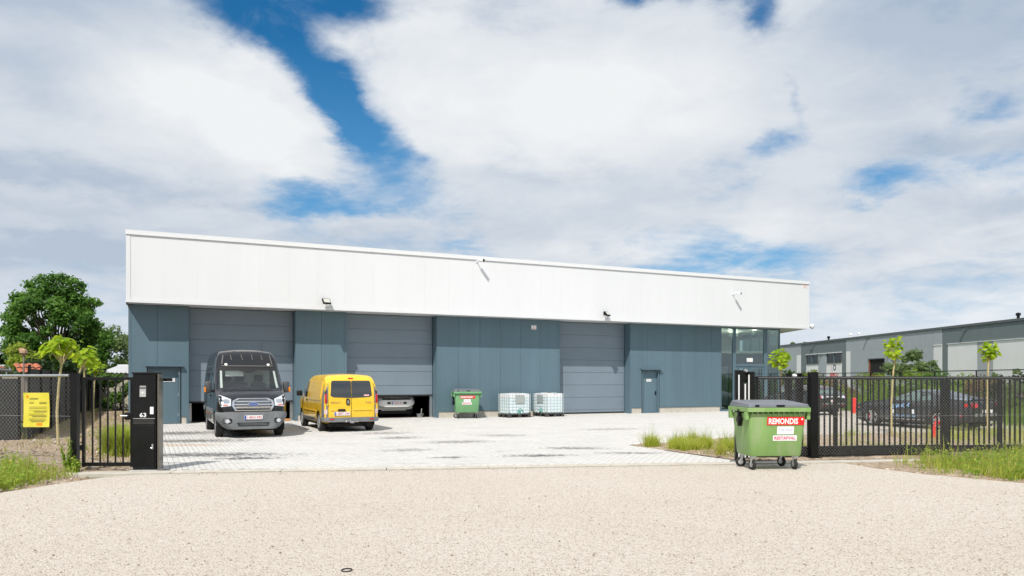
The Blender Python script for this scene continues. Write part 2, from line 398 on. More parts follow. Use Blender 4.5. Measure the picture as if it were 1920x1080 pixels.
SOIL = ground_mat('dry_soil', [(.36, .27, .19), (.47, .38, .29), (.20, .14, .09)], (1.2, 6), .97, .9, 25, specks=[(14, .75, .85, (.52, .45, .38)), (25, .8, .9, (.16, .11, .07))])
FIELD = ground_mat('rough_grass', [(.07, .10, .03), (.12, .15, .05), (.16, .15, .07)], (.15, 2), .97, .6, 15)
JOINT = ground_mat('joint_sand', [(.46, .445, .42), (.53, .51, .48), (.42, .405, .38)], (2, 12), .97, .3, 60, patches=[(-8.0, 19.5, 5.5, 3.2, 100, (.10, .095, .085), 1.0), (-6.4, 15.6, 3.5, 1.2, 10, (.08, .075, .07), 1.0)])

def sheet(name, poly, z, mat, knd='structure'):
    mb = MB(); mb.add([(p[0], p[1], z) for p in poly], [tuple(range(len(poly)))])
    o = mb.obj(name, mat)
    if o.data.polygons[0].normal.z < 0: o.data.flip_normals()
    o['kind'] = knd; return o

sheet('ground', [(-900, -900), (900, -900), (900, 1500), (-900, 1500)], -.06, FIELD)
sheet('road', [(-60, -40), (60, -40), (60, 3.2), (20, 5.4), (14, 8.2), (10.4, 11.0), (8.66, 12.9), (7.67, 14.06), (7.17, 15.07), (6.95, 16.02), (4.77, 15.72), (-6.75, 14.1), (-7.0, 13.99), (-7.35, 13.6), (-7.63, 12.83), (-7.92, 11.8), (-8.5, 10.2), (-10, 8.3), (-14, 6.6), (-60, 4.6)], 0.0, ROAD)
# flush concrete kerb along the gate line, in cast lengths
def kl(d, off, z=0.0): return (-6.75 + KX * d - KY * off, 14.60 + KY * d + KX * off, z)
kerb_root = thing('kerb', 'flush strip of pale concrete between the gravel road and the paved yard', 'kerb'); kerb_root['kind'] = 'structure'
d = -1.7; i = 0
while d < 19:
    L = 2.0
    mb = MB(); q = [kl(d + .006, -.36), kl(d + L - .006, -.36), kl(d + L - .006, 0), kl(d + .006, 0)]
    mb.prism([p[:2] for p in q], -.1, .012)
    mb.obj('kerb_length', CONC, kerb_root, bevel=.008); d += L; i += 1

YARD = [(-6.85, 14.66), (4.98, 16.32), (3.12, 20.55), (7.0, 23.3), tuple(lw(12.2, -6)[:2]), tuple(lw(19.5, -2)[:2]), tuple(lw(17.6, .6)[:2]), tuple(lw(-16.5, .6)[:2]), tuple(lw(-16.5, -.5)[:2])]
yard = sheet('paving', YARD, -.012, JOINT)
# sanded pavers, running bond along the warehouse front
def pavers():
    rng = np.random.default_rng(3)
    PW, PL, G = .11, .22, .007
    S, W = np.meshgrid(np.arange(-22, 20, PW), np.arange(-24, .62, PL))
    ci = np.round(S / PW).astype(int); W = W + (ci % 2) * PL * .5
    S = S.ravel(); W = W.ravel()
    X = S * TX - W * TY; Y = 36.7 + S * TY + W * TX
    P = np.stack([X, Y], 1)
    ok = np.ones(len(P), bool)
    for a, b in ((-.055, -.11), (.055, -.11), (.055, .11), (-.055, .11)):
        Q = np.stack([X + a * TX - b * TY, Y + a * TY + b * TX], 1); ok &= in_poly(Q, YARD)
    S, W, X, Y = S[ok], W[ok], X[ok], Y[ok]
    vis = (X > -.68 * Y)                                   # right of the gate pillar's line of sight
    order = np.argsort(Y - 1e3 * (vis & (X < -.30 * Y)))
    near = order[:300]; far = order[300:]
    e = np.array([TX, TY]); f = np.array([-TY, TX])
    def corners(a, b): return a * e + b * f
    hx, hy = PW / 2 - G / 2, PL / 2 - G / 2; c = .006
    top = [corners(sx * (hx - c), sy * (hy - c)) for sx, sy in ((-1, -1), (1, -1), (1, 1), (-1, 1))]
    bot = [corners(sx * hx, sy * hy) for sx, sy in ((-1, -1), (1, -1), (1, 1), (-1, 1))]
    n = len(far); Z = rng.uniform(-.0015, .0025, n)
    V = np.zeros((n, 12, 3))
    for k in range(4):
        V[:, k, 0] = X[far] + top[k][0]; V[:, k, 1] = Y[far] + top[k][1]; V[:, k, 2] = Z
        V[:, 4 + k, 0] = X[far] + bot[k][0]; V[:, 4 + k, 1] = Y[far] + bot[k][1]; V[:, 4 + k, 2] = Z - c
        V[:, 8 + k, 0] = X[far] + bot[k][0]; V[:, 8 + k, 1] = Y[far] + bot[k][1]; V[:, 8 + k, 2] = -.04
    V[:, :4, 2] += rng.uniform(-.0012, .0012, (n, 4))
    F = [(0, 1, 2, 3)] + [(4 + k, 4 + (k + 1) % 4, (k + 1) % 4, k) for k in range(4)] + [(8 + k, 8 + (k + 1) % 4, 4 + (k + 1) % 4, 4 + k) for k in range(4)]
    F = (np.array(F)[None] + (np.arange(n) * 12)[:, None, None]).reshape(-1, 4)
    rv = np.repeat(rng.random(n), 9)
    o = arr_obj('paver_field', V.reshape(-1, 3), F, PAVER, yard, rv); o['kind'] = 'stuff'
    ms = []
    for k in range(5):
        mb = MB(); v = [(p[0], p[1], 0) for p in top] + [(p[0], p[1], -c) for p in bot] + [(p[0], p[1], -.04) for p in bot]
        mb.add(v, [(0, 1, 2, 3)] + [(4 + q, 4 + (q + 1) % 4, (q + 1) % 4, q) for q in range(4)] + [(8 + q, 8 + (q + 1) % 4, 4 + (q + 1) % 4, 4 + q) for q in range(4)])
        o = mb.obj('paver', PAVER); me = o.data
        at = me.attributes.new('rnd', 'FLOAT', 'FACE'); at.data.foreach_set('value', [k / 5 + .1] * len(me.polygons))
        bpy.data.objects.remove(o); ms.append(me)
    for i in near:
        o = link(bpy.data.objects.new('paver', ms[int(rng.integers(5))])); o.parent = yard
        o.location = (float(X[i]), float(Y[i]), float(rng.uniform(-.0015, .0025)))
def paver_mat():
    m = ground_mat('paver_concrete', [(.54, .53, .51), (.61, .60, .58), (.57, .55, .52)], (.7, 9), .9, .3, 70,
                   stains=[(.9, .60, .74, (.25, .24, .23), (.35, 1.6, 1)), (5, .62, .72, (.30, .28, .26), (.6, 1.4, 1))], patches=SPOTS)
    t = NT(m.node_tree); p = t.n['Principled BSDF']; src = p.inputs['Base Color'].links[0].from_socket
    # world position so that single pavers and the field share one pattern
    g = t.new('ShaderNodeNewGeometry')
    for nd in list(t.n):
        if nd.bl_idname == 'ShaderNodeTexCoord':
            for l in list(nd.outputs['Object'].links): t.l.new(g.outputs['Position'], l.to_socket)
    at = t.new('ShaderNodeAttribute', attribute_name='rnd')
    hs = t.new('ShaderNodeHueSaturation'); t.l.new(src, hs.inputs['Color']); t.l.new(t.maprange(at.outputs['Fac'], 0, 1, .95, 1.03), hs.inputs['Value'])
    t.l.new(hs.outputs[0], p.inputs['Base Color']); return m
PAVER = paver_mat()
pavers()

sheet('parking_area', [(7.05, 23.35), (12.5, 25.1), (20, 26.2), (20.5, 30), (20, 72), tuple(lw(24, 14)[:2]), tuple(lw(19.52, -2)[:2]), tuple(lw(12.22, -6)[:2])], -.004, PARK)
# planting beds: lumpy soil
def lumpy(name, poly, z, step, amp, mat, mound=None, seed=1):
    xs = [p[0] for p in poly]; ys = [p[1] for p in poly]
    bm = bmesh.new(); bm.faces.new([bm.verts.new((p[0], p[1], 0)) for p in poly])
    for lo, hi, nr in ((min(xs), max(xs), (1, 0, 0)), (min(ys), max(ys), (0, 1, 0))):
        k = int((hi - lo) / step)
        for i in range(1, k):
            q = lo + (hi - lo) * i / k
            bmesh.ops.bisect_plane(bm, geom=bm.verts[:] + bm.edges[:] + bm.faces[:], plane_co=(q * nr[0], q * nr[1], 0), plane_no=nr, dist=1e-6)
    rr = random.Random(seed); bset = {v for e in bm.edges if e.is_boundary for v in e.verts}
    for v in bm.verts:
        a = math.sin(v.co.x * 2.3 + 1) * math.sin(v.co.y * 1.9) * .35 + rr.uniform(-1, 1) * .65
        v.co.z = z + (amp * a if v not in bset else -.02) + (mound(v.co.x, v.co.y) if mound else 0)
    bmesh.ops.recalc_face_normals(bm, faces=bm.faces)
    me = bpy.data.meshes.new(name); bm.to_mesh(me); bm.free(); me.materials.append(mat)
    if me.polygons[0].normal.z < 0: me.flip_normals()
    o = link(bpy.data.objects.new(name, me)); o['kind'] = 'structure'; return o
def lmound(x, y): return .20 * min(1, max(0, (-8.7 - x) / 1.5)) * min(1, max(0, (y - 13.2) / 1.5))
BED_R = [(3.14, 20.5), (5.02, 16.45), (7.0, 16.75), (11, 17.3), (20, 18.5), (21, 26.0), (12.5, 25.05), (7.02, 23.25)]
lumpy('planting_bed', BED_R, .015, .3, .035, SOIL, seed=2)
SIDE = [(-6.95, 14.72), tuple(lw(-16.5, -.6)[:2]), tuple(lw(-16.52, 9)[:2]), tuple(lw(-20.2, 9)[:2]), (-12.5, 19.7), (-16.6, 18.9), (-20, 16), (-14, 11), (-9.4, 9.5), (-8.0, 11.75), (-7.72, 12.83), (-7.45, 13.65), (-8.45, 14.0), (-8.4, 14.36)]
side_bed = lumpy('side_bed', SIDE, .0, .3, .03, SOIL, lmound, seed=4)
VERGE_R = [(7.0, 16.05), (7.22, 15.1), (7.72, 14.1), (8.72, 12.95), (10.5, 11.05), (14, 8.3), (20, 5.6), (26, 8), (24, 18.6), (13, 17.2)]
lumpy('verge', VERGE_R, .01, .3, .03, SOIL, seed=5)

# loose stones on the beds (nobody could count them)
def stones(name, poly, n, smin, smax, seed, mound=None, mat=None):
    rng = np.random.default_rng(seed)
    xs = [p[0] for p in poly]; ys = [p[1] for p in poly]
    P = np.stack([rng.uniform(min(xs), max(xs), n * 3), rng.uniform(min(ys), max(ys), n * 3)], 1)
    P = P[in_poly(P, poly)][:n]; n = len(P)
    base = np.array([(1, 0, 0), (-1, 0, 0), (0, 1, 0), (0, -1, 0), (0, 0, 1), (0, 0, -1)], float)
    s = rng.uniform(smin, smax, n) * (1 + 1.5 * (rng.random(n) > .93))
    V = base[None] * s[:, None, None] * rng.uniform(.6, 1.3, (n, 6, 1)); V[:, :, 2] *= .7
    a = rng.uniform(0, 6.28, n); ca, sa = np.cos(a)[:, None], np.sin(a)[:, None]
    x = V[:, :, 0] * ca - V[:, :, 1] * sa; y = V[:, :, 0] * sa + V[:, :, 1] * ca; V[:, :, 0] = x; V[:, :, 1] = y
    V[:, :, 0] += P[:, 0:1]; V[:, :, 1] += P[:, 1:2]; V[:, :, 2] += .01
    if mound: V[:, :, 2] += np.array([mound(px, py) for px, py in P])[:, None]
    F = np.array([(0, 2, 4), (2, 1, 4), (1, 3, 4), (3, 0, 4), (2, 0, 5), (1, 2, 5), (3, 1, 5), (0, 3, 5)])
    F = (F[None] + (np.arange(n) * 6)[:, None, None]).reshape(-1, 3)
    o = arr_obj(name, V.reshape(-1, 3), F, mat or STONE, None, np.repeat(rng.random(n), 8)); o['kind'] = 'stuff'; return o
def rnd_mat(name, a, b, rough=.9):
    m = bpy.data.materials.new(name); m.use_nodes = True; t = NT(m.node_tree); p = t.n['Principled BSDF']
    at = t.new('ShaderNodeAttribute', attribute_name='rnd'); t.l.new(t.mix(at.outputs['Fac'], (*a, 1), (*b, 1)), p.inputs['Base Color']); p.inputs['Roughness'].default_value = rough
    return m
GRIT = rnd_mat('road_grit', (.30, .22, .16), (.74, .68, .62)); STONE = rnd_mat('field_stone', (.22, .16, .11), (.58, .51, .44))
stones('loose_stones', SIDE, 5000, .008, .035, 11, lmound)
stones('loose_stones', BED_R, 5000, .008, .03, 12)
stones('loose_stones', VERGE_R, 2200, .006, .02, 13)

stones('loose_grit', [(-6, 5.4), (6, 5.4), (8, 12), (-7.6, 12)], 9000, .003, .007, 14, None, GRIT)
stones('kerb_grit', [(-6.6, 13.75), (6.8, 15.75), (6.8, 16.15), (-6.6, 14.3)], 2500, .003, .008, 15, None, GRIT)

# ================================================================ WAREHOUSE
WH = thing('warehouse', 'long warehouse with a white steel upper band over dark grey walls and roller doors', 'warehouse', (0, 36.7, 0), ROT)
GAP = .007
def part(name, mb, mat, parent=WH, **kw): return mb.obj(name, mat, parent, **kw)
SR = .4327 / .9015
# upper band core (also the roof) and its panels
mb = MB(); mb.prism([(-16.5, -.8955), (18.42, -.8955), (18.50 + SR * 26.7, 25.9), (-16.5, 25.9)], 4.74, 7.30)
part('upper_storey', mb, M('band_core', (.7, .7, .7), .6))
s = -16.40; pw = 1.165
while s < 18.42:
    e = min(s + pw, 18.43)
    mb = MB(); mb.box(s + .0015, e - .0015, -.902, -.8956, 4.80, 7.27); part('band_panel', mb, WHITE); s = e
mb = MB(); mb.box(-16.56, -16.412, -.915, -.70, 4.79, 7.28); part('corner_trim', mb, WHITE)
mb = MB(); mb.box(18.44, 18.545, -.912, -.70, 4.79, 7.28); part('corner_trim', mb, WHITE)
s = -16.58
while s < 18.5:
    e = min(s + 5.86, 18.57); mb = MB(); mb.box(s + .003, e - .003, -.945, -.60, 7.275, 7.41); mb.box(s + .003, e - .003, -.95, -.93, 7.235, 7.30); part('coping', mb, COPING); s = e
mb = MB(); mb.box(-16.57, 18.55, -.925, -.80, 4.675, 4.795); part('drip_trim', mb, COPING)
mb = MB(); mb.prism([(-16.52, -.80), (18.52, -.80), (18.52 + SR * 2.6, 1.8), (-16.52, .9)], 4.685, 4.735); part('soffit', mb, WHITE)
mb = MB(); mb.prism([(-16.565, -.80), (-16.5, -.80), (-16.5, .2), (-16.565, .2)], 4.66, 4.80); part('verge_trim', mb, M('brown_trim', (.16, .13, .10), .5))
mb = MB(); mb.prism([(18.55, -.80), (18.585, -.80), (18.585 + SR * 27, 26.2), (18.55 + SR * 27, 26.2)], 4.70, 7.40); part('side_band', mb, WHITE)
mb = MB(); mb.box(-16.56, -16.51, -.69, 26, 4.80, 7.40); part('side_band', mb, WHITE)

# lower walls
def wall(s0, s1, joints, door=None):
    mb = MB()
    if door:
        d0, d1, dz = door
        mb.box(s0, d0, .0, .18, 0, 4.68); mb.box(d1, s1, .0, .18, 0, 4.68); mb.box(d0, d1, .002, .18, dz, 4.678)
    else: mb.box(s0, s1, .0, .18, 0, 4.68)
    part('wall', mb, M('wall_core', (.12, .13, .14), .8))
    js = [s0] + joints + [s1]
    for a, b in zip(js[:-1], js[1:]):
        mb = MB(); g = GAP / 2
        if door and b > door[0] - .02 and a < door[1] + .02:
            d0, d1, dz = door[0] - .05, door[1] + .05, door[2] + .07
            if a < d0: mb.box(a + g, min(b - g, d0), -.06, -.002, .30, min(dz, 4.67)); 
            if b > d1: mb.box(max(a + g, d1), b - g, -.06, -.002, .30, min(dz, 4.67))
            mb.box(a + g, b - g, -.06, -.002, dz + .001, 4.675)
        else: mb.box(a + g, b - g, -.06, -.002, .30, 4.675)
        part('wall_panel', mb, GREY, bevel=.006)
    # plinth and its drip
    segs = [(s0, s1)] if not door else [(s0, door[0] - .06), (door[1] + .06, s1)]
    for a, b in segs:
        if b - a < .05: continue
        mb = MB(); mb.box(a, b, -.045, -.003, -.02, .275); part('plinth', mb, CONC)
        mb = MB(); mb.box(a - .01, b + .01, -.075, -.003, .276, .298); part('drip_trim', mb, FRAME)
wall(-16.49, -14.37, [-16.40, -15.48], (-15.80, -14.66, 2.24))
wall(-10.15, -8.03, [-9.09])
wall(-3.83, 2.56, [-2.77, -1.70, -.63, .44, 1.50])
wall(6.80, 12.72, [7.87, 8.94, 10.0, 11.06, 12.12], (7.54, 8.60, 2.24))
# corner posts beside the bays
for sp in (-14.37, -10.15, -8.03, -3.83, 2.56, 6.80):
    side = 1 if sp in (-10.15, -3.83, 6.80) else -1
    mb = MB(); mb.box(sp, sp - side * .055, -.07, .50, .0, 4.67) if False else mb.box(min(sp, sp + side * .06), max(sp, sp + side * .06), -.072, -.0005, .0, 4.676)
    mb.box(sp - side * .03, sp - side * .001, -.068, .50, .0, 4.674); part('jamb', mb, GREY)

# hall behind: floor, back and end walls, inner piers
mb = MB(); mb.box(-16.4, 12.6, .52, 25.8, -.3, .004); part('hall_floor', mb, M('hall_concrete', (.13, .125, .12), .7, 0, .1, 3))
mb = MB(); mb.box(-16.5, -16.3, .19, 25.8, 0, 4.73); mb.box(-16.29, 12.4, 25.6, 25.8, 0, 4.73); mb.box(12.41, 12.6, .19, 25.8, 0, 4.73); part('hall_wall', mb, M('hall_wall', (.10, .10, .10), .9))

def roller(s0, s1, zb, label=None):
    root = link(bpy.data.objects.new('roller_door', None)); root.parent = WH
    z = 4.66; k = 0
    while z > zb + .02:
        z0 = max(z - .635, zb)
        mb = MB(); mb.box(s0 + .02, s1 - .02, .45, .50, z0 + .007, z - .007); mb.box(s0 + .02, s1 - .02, .47, .49, z0 - .003, z + .003)
        o = mb.obj('door_panel', GREYDOOR, root, bevel=.005); z = z0; k += 1
    mb = MB(); mb.box(s0 + .02, s1 - .02, .445, .505, zb - .06, zb); mb.obj('bottom_seal', BLACKR, root)
    mb = MB(); mb.box(s0 + .001, s0 + .12, .52, .62, 0, 4.6); mb.box(s1 - .12, s1 - .001, .52, .62, 0, 4.6); mb.obj('guide_rail', STEEL, root)
    return root
roller(-14.33, -10.19, .86); roller(-7.99, -3.87, 1.06); roller(2.60, 6.76, .08)
# thresholds
for a, b in ((-14.36, -10.16), (-8.02, -3.84), (2.58, 6.78)):
    mb = MB(); mb.box(a, b, .40, .519, -.2, .012); part('threshold', mb, CONC)

def steel_door(s0, s1, hinge_right, sign_s, sign_w):
    root = link(bpy.data.objects.new('personnel_door', None)); root.parent = WH
    mb = MB(); mb.box(s0, s0 + .05, -.075, .12, 0, 2.24); mb.box(s1 - .05, s1, -.075, .12, 0, 2.24); mb.box(s0 + .051, s1 - .051, -.06, .12, 2.19, 2.24); mb.obj('door_frame', FRAME, root)
    mb = MB(); mb.box(s0 + .055, s1 - .055, .06, .11, .015, 2.185); mb.obj('door_leaf', GREY, root, bevel=.004)
    mb = MB(); mb.box(s0 - .12, s1 + .12, -.20, -.062, 2.295, 2.33); mb.box(s0 - .12, s1 + .12, -.215, -.20, 2.27, 2.33); mb.obj('drip_cap', FRAME, root)
    hs = s1 - .14 if not hinge_right else s0 + .14
    mb = MB(); mb.box(hs - .03, hs + .03, .035, .06, .95, 1.15); mb.tube([(hs, .04, 1.06), (hs, 0, 1.06), (hs + (-.12 if not hinge_right else .12), 0, 1.06)], .012); mb.obj('handle', BLACK, root)
    xs = s1 - .055 if hinge_right else s0 + .055
    mb = MB()
    for z in (.3, 1.1, 1.95): mb.box(xs - .015, xs + .015, .03, .058, z, z + .12)
    mb.obj('hinge', STEEL, root)
    return root
steel_door(-15.80, -14.66, True, 0, 0); steel_door(7.54, 8.60, False, 0, 0)
def plate(name, label, cat, s, z, w, h, mat, lines=(), wy=-.06, tcol=None):
    t = thing(name, label, cat, tuple(lw(s, wy, z)), ROT)
    mb = MB(); mb.box(-w / 2, w / 2, -.012, 0, -h / 2, h / 2); mb.obj('sign_board', mat, t)
    for tx, dx, dz, tw, th, m in lines: text_obj(tx, tw, th, m, t, (dx, -.0145, dz), (1, 0, 0), (0, 0, 1), .01)
    return t
SIGNW = M('sign_white', (.82, .82, .82), .5); REDP = M('red_print', (.72, .02, .03), .5); GREYP = M('grey_print', (.12, .12, .13), .6); BLUEP = M('blue_print', (.04, .10, .38), .5)
t = plate('door_sign', 'small white sign with a grey line of print on the left grey door', 'sign', -15.05, 1.74, .42, .14, SIGNW, [('NOODUITGANG', 0, .02, .34, .05, GREYP), ('VRIJHOUDEN', -.02, -.04, .28, .035, GREYP)], wy=.058)
plate('door_sign', 'small white sign on the grey door left of the glass entrance', 'sign', 8.03, 1.72, .30, .13, SIGNW, [('NOODUITGANG', 0, .01, .24, .05, GREYP)], wy=.058)
plate('wall_sign', 'small white square sign high on the grey wall between the middle and right roller doors', 'sign', 1.15, 4.30, .27, .20, SIGNW, [('P', .0, .03, .05, .07, REDP), ('VERBODEN', 0, -.06, .2, .035, REDP)])
plate('maker_plate', 'small white plate with red lettering in the top right corner of the white band', 'sign', 18.2, 7.12, .38, .2, SIGNW, [('STAALBOUW', 0, .05, .34, .055, REDP), ('HALLEN', 0, -.04, .3, .05, REDP)], wy=-.902)

# floodlights and cameras
def floodlight(s, label, turn):
    t = thing('floodlight', label, 'floodlight', tuple(lw(s, -.905, 5.05)), ROT, 'floodlights on the white band')
    mb = MB(); mb.box(-.05, .05, -.02, 0, -.08, .08); mb.tube([(0, -.02, 0), (-.03, -.16, -.03)], .02); mb.obj('bracket', BLACK, t)
    Mx = Matrix.Translation((0.02, -.26, -.03)) @ Euler((R(-38), 0, R(turn))).to_matrix().to_4x4()
    mb = MB(); mb.box(-.17, .17, -.03, .06, -.13, .13, 0, Mx); mb.box(-.14, .14, .06, .085, -.09, .09, 0, Mx); mb.obj('lamp_body', BLACK, t, bevel=.01)
    mb = MB(); mb.box(-.14, .14, -.036, -.0305, -.10, .10, 0, Mx); mb.obj('lens', M('lamp_lens', (.55, .55, .5), .2), t)
floodlight(-9.13, 'black floodlight above the wall between the left and middle roller doors', 14); floodlight(4.65, 'black floodlight above the right roller door', 26)
def bracket_cam(s, z, label):
    t = thing('security_camera', label, 'security camera', tuple(lw(s, -.905, z)), ROT, 'security cameras on the white band')
    mb = MB(); mb.box(-.05, .05, -.03, 0, -.05, .05); mb.tube([(0, -.03, 0), (0, -.30, -.02)], .02); mb.obj('bracket', WHITE, t)
    Mx = Matrix.Translation((.05, -.36, .03)) @ Euler((R(12), 0, R(28))).to_matrix().to_4x4()
    mb = MB(); mb.box(-.055, .055, -.16, .14, -.05, .05, 0, Mx); mb.obj('housing', WHITE, t, bevel=.012)
    mb = MB(); mb.box(-.06, .06, -.172, -.158, -.055, .058, 0, Mx); mb.obj('lens_face', BLACK, t)
    return t
bracket_cam(-2.22, 7.16, 'small security camera on a bracket just under the top edge of the white band')
bracket_cam(12.88, 6.40, 'small security camera on a bracket halfway up the white band above the glass entrance')
t = thing('dome_camera', 'white round camera on an arm at the lower right corner of the white band', 'security camera', tuple(lw(18.56, -.85, 4.85)), ROT, 'security cameras on the white band')
mb = MB(); mb.box(0, .16, -.05, .05, -.03, .05); mb.obj('bracket', WHITE, t)
mb = MB(); mb.lathe([(.001, .13), (.09, .12), (.13, .06), (.13, -.02), (.11, -.10), (.06, -.15), (.001, -.17)], 'z', (.27, 0, 0), 16); mb.obj('dome', WHITE, t, smooth=50)

# glass entrance
def gl_box(name, s0, s1, w0, w1, z0, z1, mat, parent=WH, **k):
    mb = MB(); mb.box(s0, s1, w0, w1, z0, z1); return mb.obj(name, mat, parent, **k)
ent = link(bpy.data.objects.new('glass_entrance', None)); ent.parent = WH
for a, b in ((12.72, 12.84), (13.68, 13.88), (15.97, 16.20), (17.08, 17.17)): gl_box('mullion', a, b, -.05, .08, .1, 4.683, FRAME, ent)
gl_box('sill', 12.72, 13.90, -.04, .07, -.02, .099, FRAME, ent); gl_box('sill', 15.95, 17.17, -.04, .07, -.02, .099, FRAME, ent)
gl_box('head_rail', 12.84, 17.08, -.04, .06, 4.60, 4.683, FRAME, ent)
gl_box('transom', 13.885, 15.965, -.06, .075, 2.50, 2.64, FRAME, ent)
for a, b in ((12.845, 13.675), (16.205, 17.075)): gl_box('pane', a, b, .0, .018, .10, 4.60, GLASS, ent)
gl_box('pane', 13.885, 15.965, .0, .018, 2.64, 4.60, GLASS, ent)
for a, b in ((13.90, 14.91), (14.935, 15.95)):
    mb = MB(); mb.box(a, a + .11, -.03, .05, .02, 2.49); mb.box(b - .11, b, -.03, .05, .02, 2.49); mb.box(a + .111, b - .111, -.03, .05, .02, .16); mb.box(a + .111, b - .111, -.03, .05, 2.38, 2.49)
    mb.obj('door_frame', FRAME, ent)
    gl_box('door_pane', a + .112, b - .112, .0, .018, .16, 2.38, GLASS, ent)
mb = MB(); mb.tube([(14.83, -.09, .8), (14.83, -.09, 1.5)], .016, 8); mb.tube([(15.02, -.09, .8), (15.02, -.09, 1.5)], .016, 8); mb.obj('door_handle', STEEL, ent)
gl_box('notice', 14.7, 15.15, -.004, -.001, 2.76, 2.98, SIGNW, ent)
# side glazing, running back square to the boundary
Ms = Matrix.Translation((17.15, .08, 0)) @ Matrix.Rotation(math.atan2(.9015, .4327), 4, 'Z')
for i in range(4):
    mb = MB(); mb.box(i * 1.7, i * 1.7 + .08, -.05, .05, .1, 4.683, 0, Ms); mb.obj('mullion', FRAME, ent)
    mb = MB(); mb.box(i * 1.7 + .082, i * 1.7 + 1.698, -.01, .01, .1, 4.683, 0, Ms); mb.obj('pane', GLASS, ent)
LOB = M('lobby_wall', (.62, .63, .61), .8)
gl_box('lobby_floor', 12.62, 21.5, .12, 9.4, -.05, .005, M('lobby_floor', (.33, .32, .30), .35), ent)
gl_box('lobby_back_wall', 12.62, 22, 8.6, 8.75, .006, 4.68, LOB, ent); gl_box('lobby_side_wall', 12.62, 12.70, .19, 8.58, .006, 4.68, M('lobby_side', (.22, .26, .26), .8), ent)
# curved gallery edge
pts = []
for k in range(15):
    u = k / 14; pts.append((12.72 + u * 6.6, 1.15 + 1.9 * math.sin(u * PI * .9 + .12)))
poly = pts + [(20.9, 8.5), (12.72, 8.5)]
mb = MB(); mb.prism(poly, 3.36, 3.50); mb.obj('gallery', LOB, ent, smooth=30)
mb = MB(); mb.prism([(p[0], p[1] + .06) for p in pts] + [(p[0], p[1] + .10) for p in reversed(pts)], 2.55, 3.355); mb.obj('gallery_shade_panel', M('gallery_shade', (.02, .03, .028), .3), ent, smooth=30)  # near-black panel below the slab edge stands in for the shade under the gallery
mb = MB(); mb.tube([(14.6, 3.8, 0), (14.6, 3.8, 3.35)], .14, 14); mb.tube([(17.4, 4.4, 0), (17.4, 4.4, 3.35)], .14, 14); mb.obj('column', LOB, ent, smooth=50)
LAMPM = M('downlight', (1, .78, .5), .4, emit=9.0)
for q, (a, b) in enumerate(((13.3, .55), (14.6, 2.2), (15.2, 3.4), (16.4, 1.2), (16.2, 3.0), (13.3, 3.1), (17.2, 3.6), (15.4, 5.2))):
    mb = MB(); mb.lathe([(.001, 0), (.11, 0), (.12, .012)], 'z', (a, b, 4.664), 14); mb.obj('downlight', LAMPM, ent)
    ld = bpy.data.lights.new('downlight_lamp', 'POINT'); ld.energy = 20; ld.color = (1, .88, .72); ld.shadow_soft_size = .1; lo = link(bpy.data.objects.new('downlight_lamp', ld)); lo.parent = ent; lo.location = (a, b, 4.5)
mb = MB(); mb.box(13.3, 13.34, 2.2, 3.6, .7, .74); mb.box(13.2, 14.6, 4.6, 5.4, .0, 1.05); mb.obj('reception_desk', M('desk', (.3, .33, .32), .5), ent)

# ================================================================ GATE PILLAR, PEDESTRIAN GATE
PIL = thing('gate_pillar', 'black steel gate pillar with intercom, letterbox and white number 63', 'gate pillar', (-7.045, 14.63, 0), R(1.5))
mb = MB(); mb.box(-.215, .215, -.03, .25, .03, 1.86); mb.obj('casing', BLACK, PIL, bevel=.006)
mb = MB(); mb.box(-.225, .225, -.045, .26, 1.861, 1.895); mb.obj('cap', BLACK, PIL, bevel=.004)
mb = MB(); mb.box(-.26, .28, -.10, .30, -.02, .028); mb.obj('base_plate', STEEL, PIL, bevel=.004)
mb = MB(); mb.box(-.195, .195, -.044, -.031, .06, .88); mb.obj('service_door', BLACK, PIL, bevel=.004)
mb = MB(); mb.box(-.20, .20, -.05, -.031, .905, .975); mb.box(-.195, .195, -.058, -.0505, .965, .98); mb.box(-.195, .195, -.056, -.0505, .90, .91); mb.obj('letter_flap', M('flap_steel', (.05, .05, .052), .25, .5), PIL, bevel=.003)
mb = MB(); mb.box(-.205, .205, -.040, -.031, 1.0, 1.014); mb.obj('trim', STEEL, PIL)
mb = MB(); mb.box(-.075, .045, -.056, -.031, 1.42, 1.63); mb.obj('intercom', M('intercom_silver', (.6, .6, .6), .35, .5), PIL, bevel=.006)
mb = MB(); mb.box(-.07, .04, -.060, -.0565, 1.57, 1.625); mb.obj('intercom_hood', M('hood_grey', (.14, .14, .15), .4), PIL)
mb = MB(); mb.lathe([(.001, -.006), (.016, -.006), (.018, 0)], 'y', (-.015, -.057, 1.5), 14); mb.obj('button', SIGNW, PIL)
mb = MB(); mb.box(.12, .185, -.05, -.031, 1.09, 1.23); mb.obj('card_reader', SIGNW, PIL, bevel=.004)
text_obj('63', .125, .085, SIGNW, PIL, (-.02, -.034, 1.075), (1, 0, 0), (0, 0, 1), .02)
mb = MB(); mb.box(.155, .185, -.06, -.045, .42, .52); mb.tube([(.17, -.06, .45), (.17, -.085, .45), (.15, -.085, .45)], .009); mb.obj('lock', STEEL, PIL)
mb = MB(); mb.box(.226, .265, .02, .20, .03, 1.86); mb.obj('side_channel', M('channel_gloss', (.10, .09, .07), .12, spec=1.0), PIL)
mb = MB(); mb.box(.19, .40, .26, .30, 1.72, 1.78); mb.obj('gate_stop', BLACK, PIL)

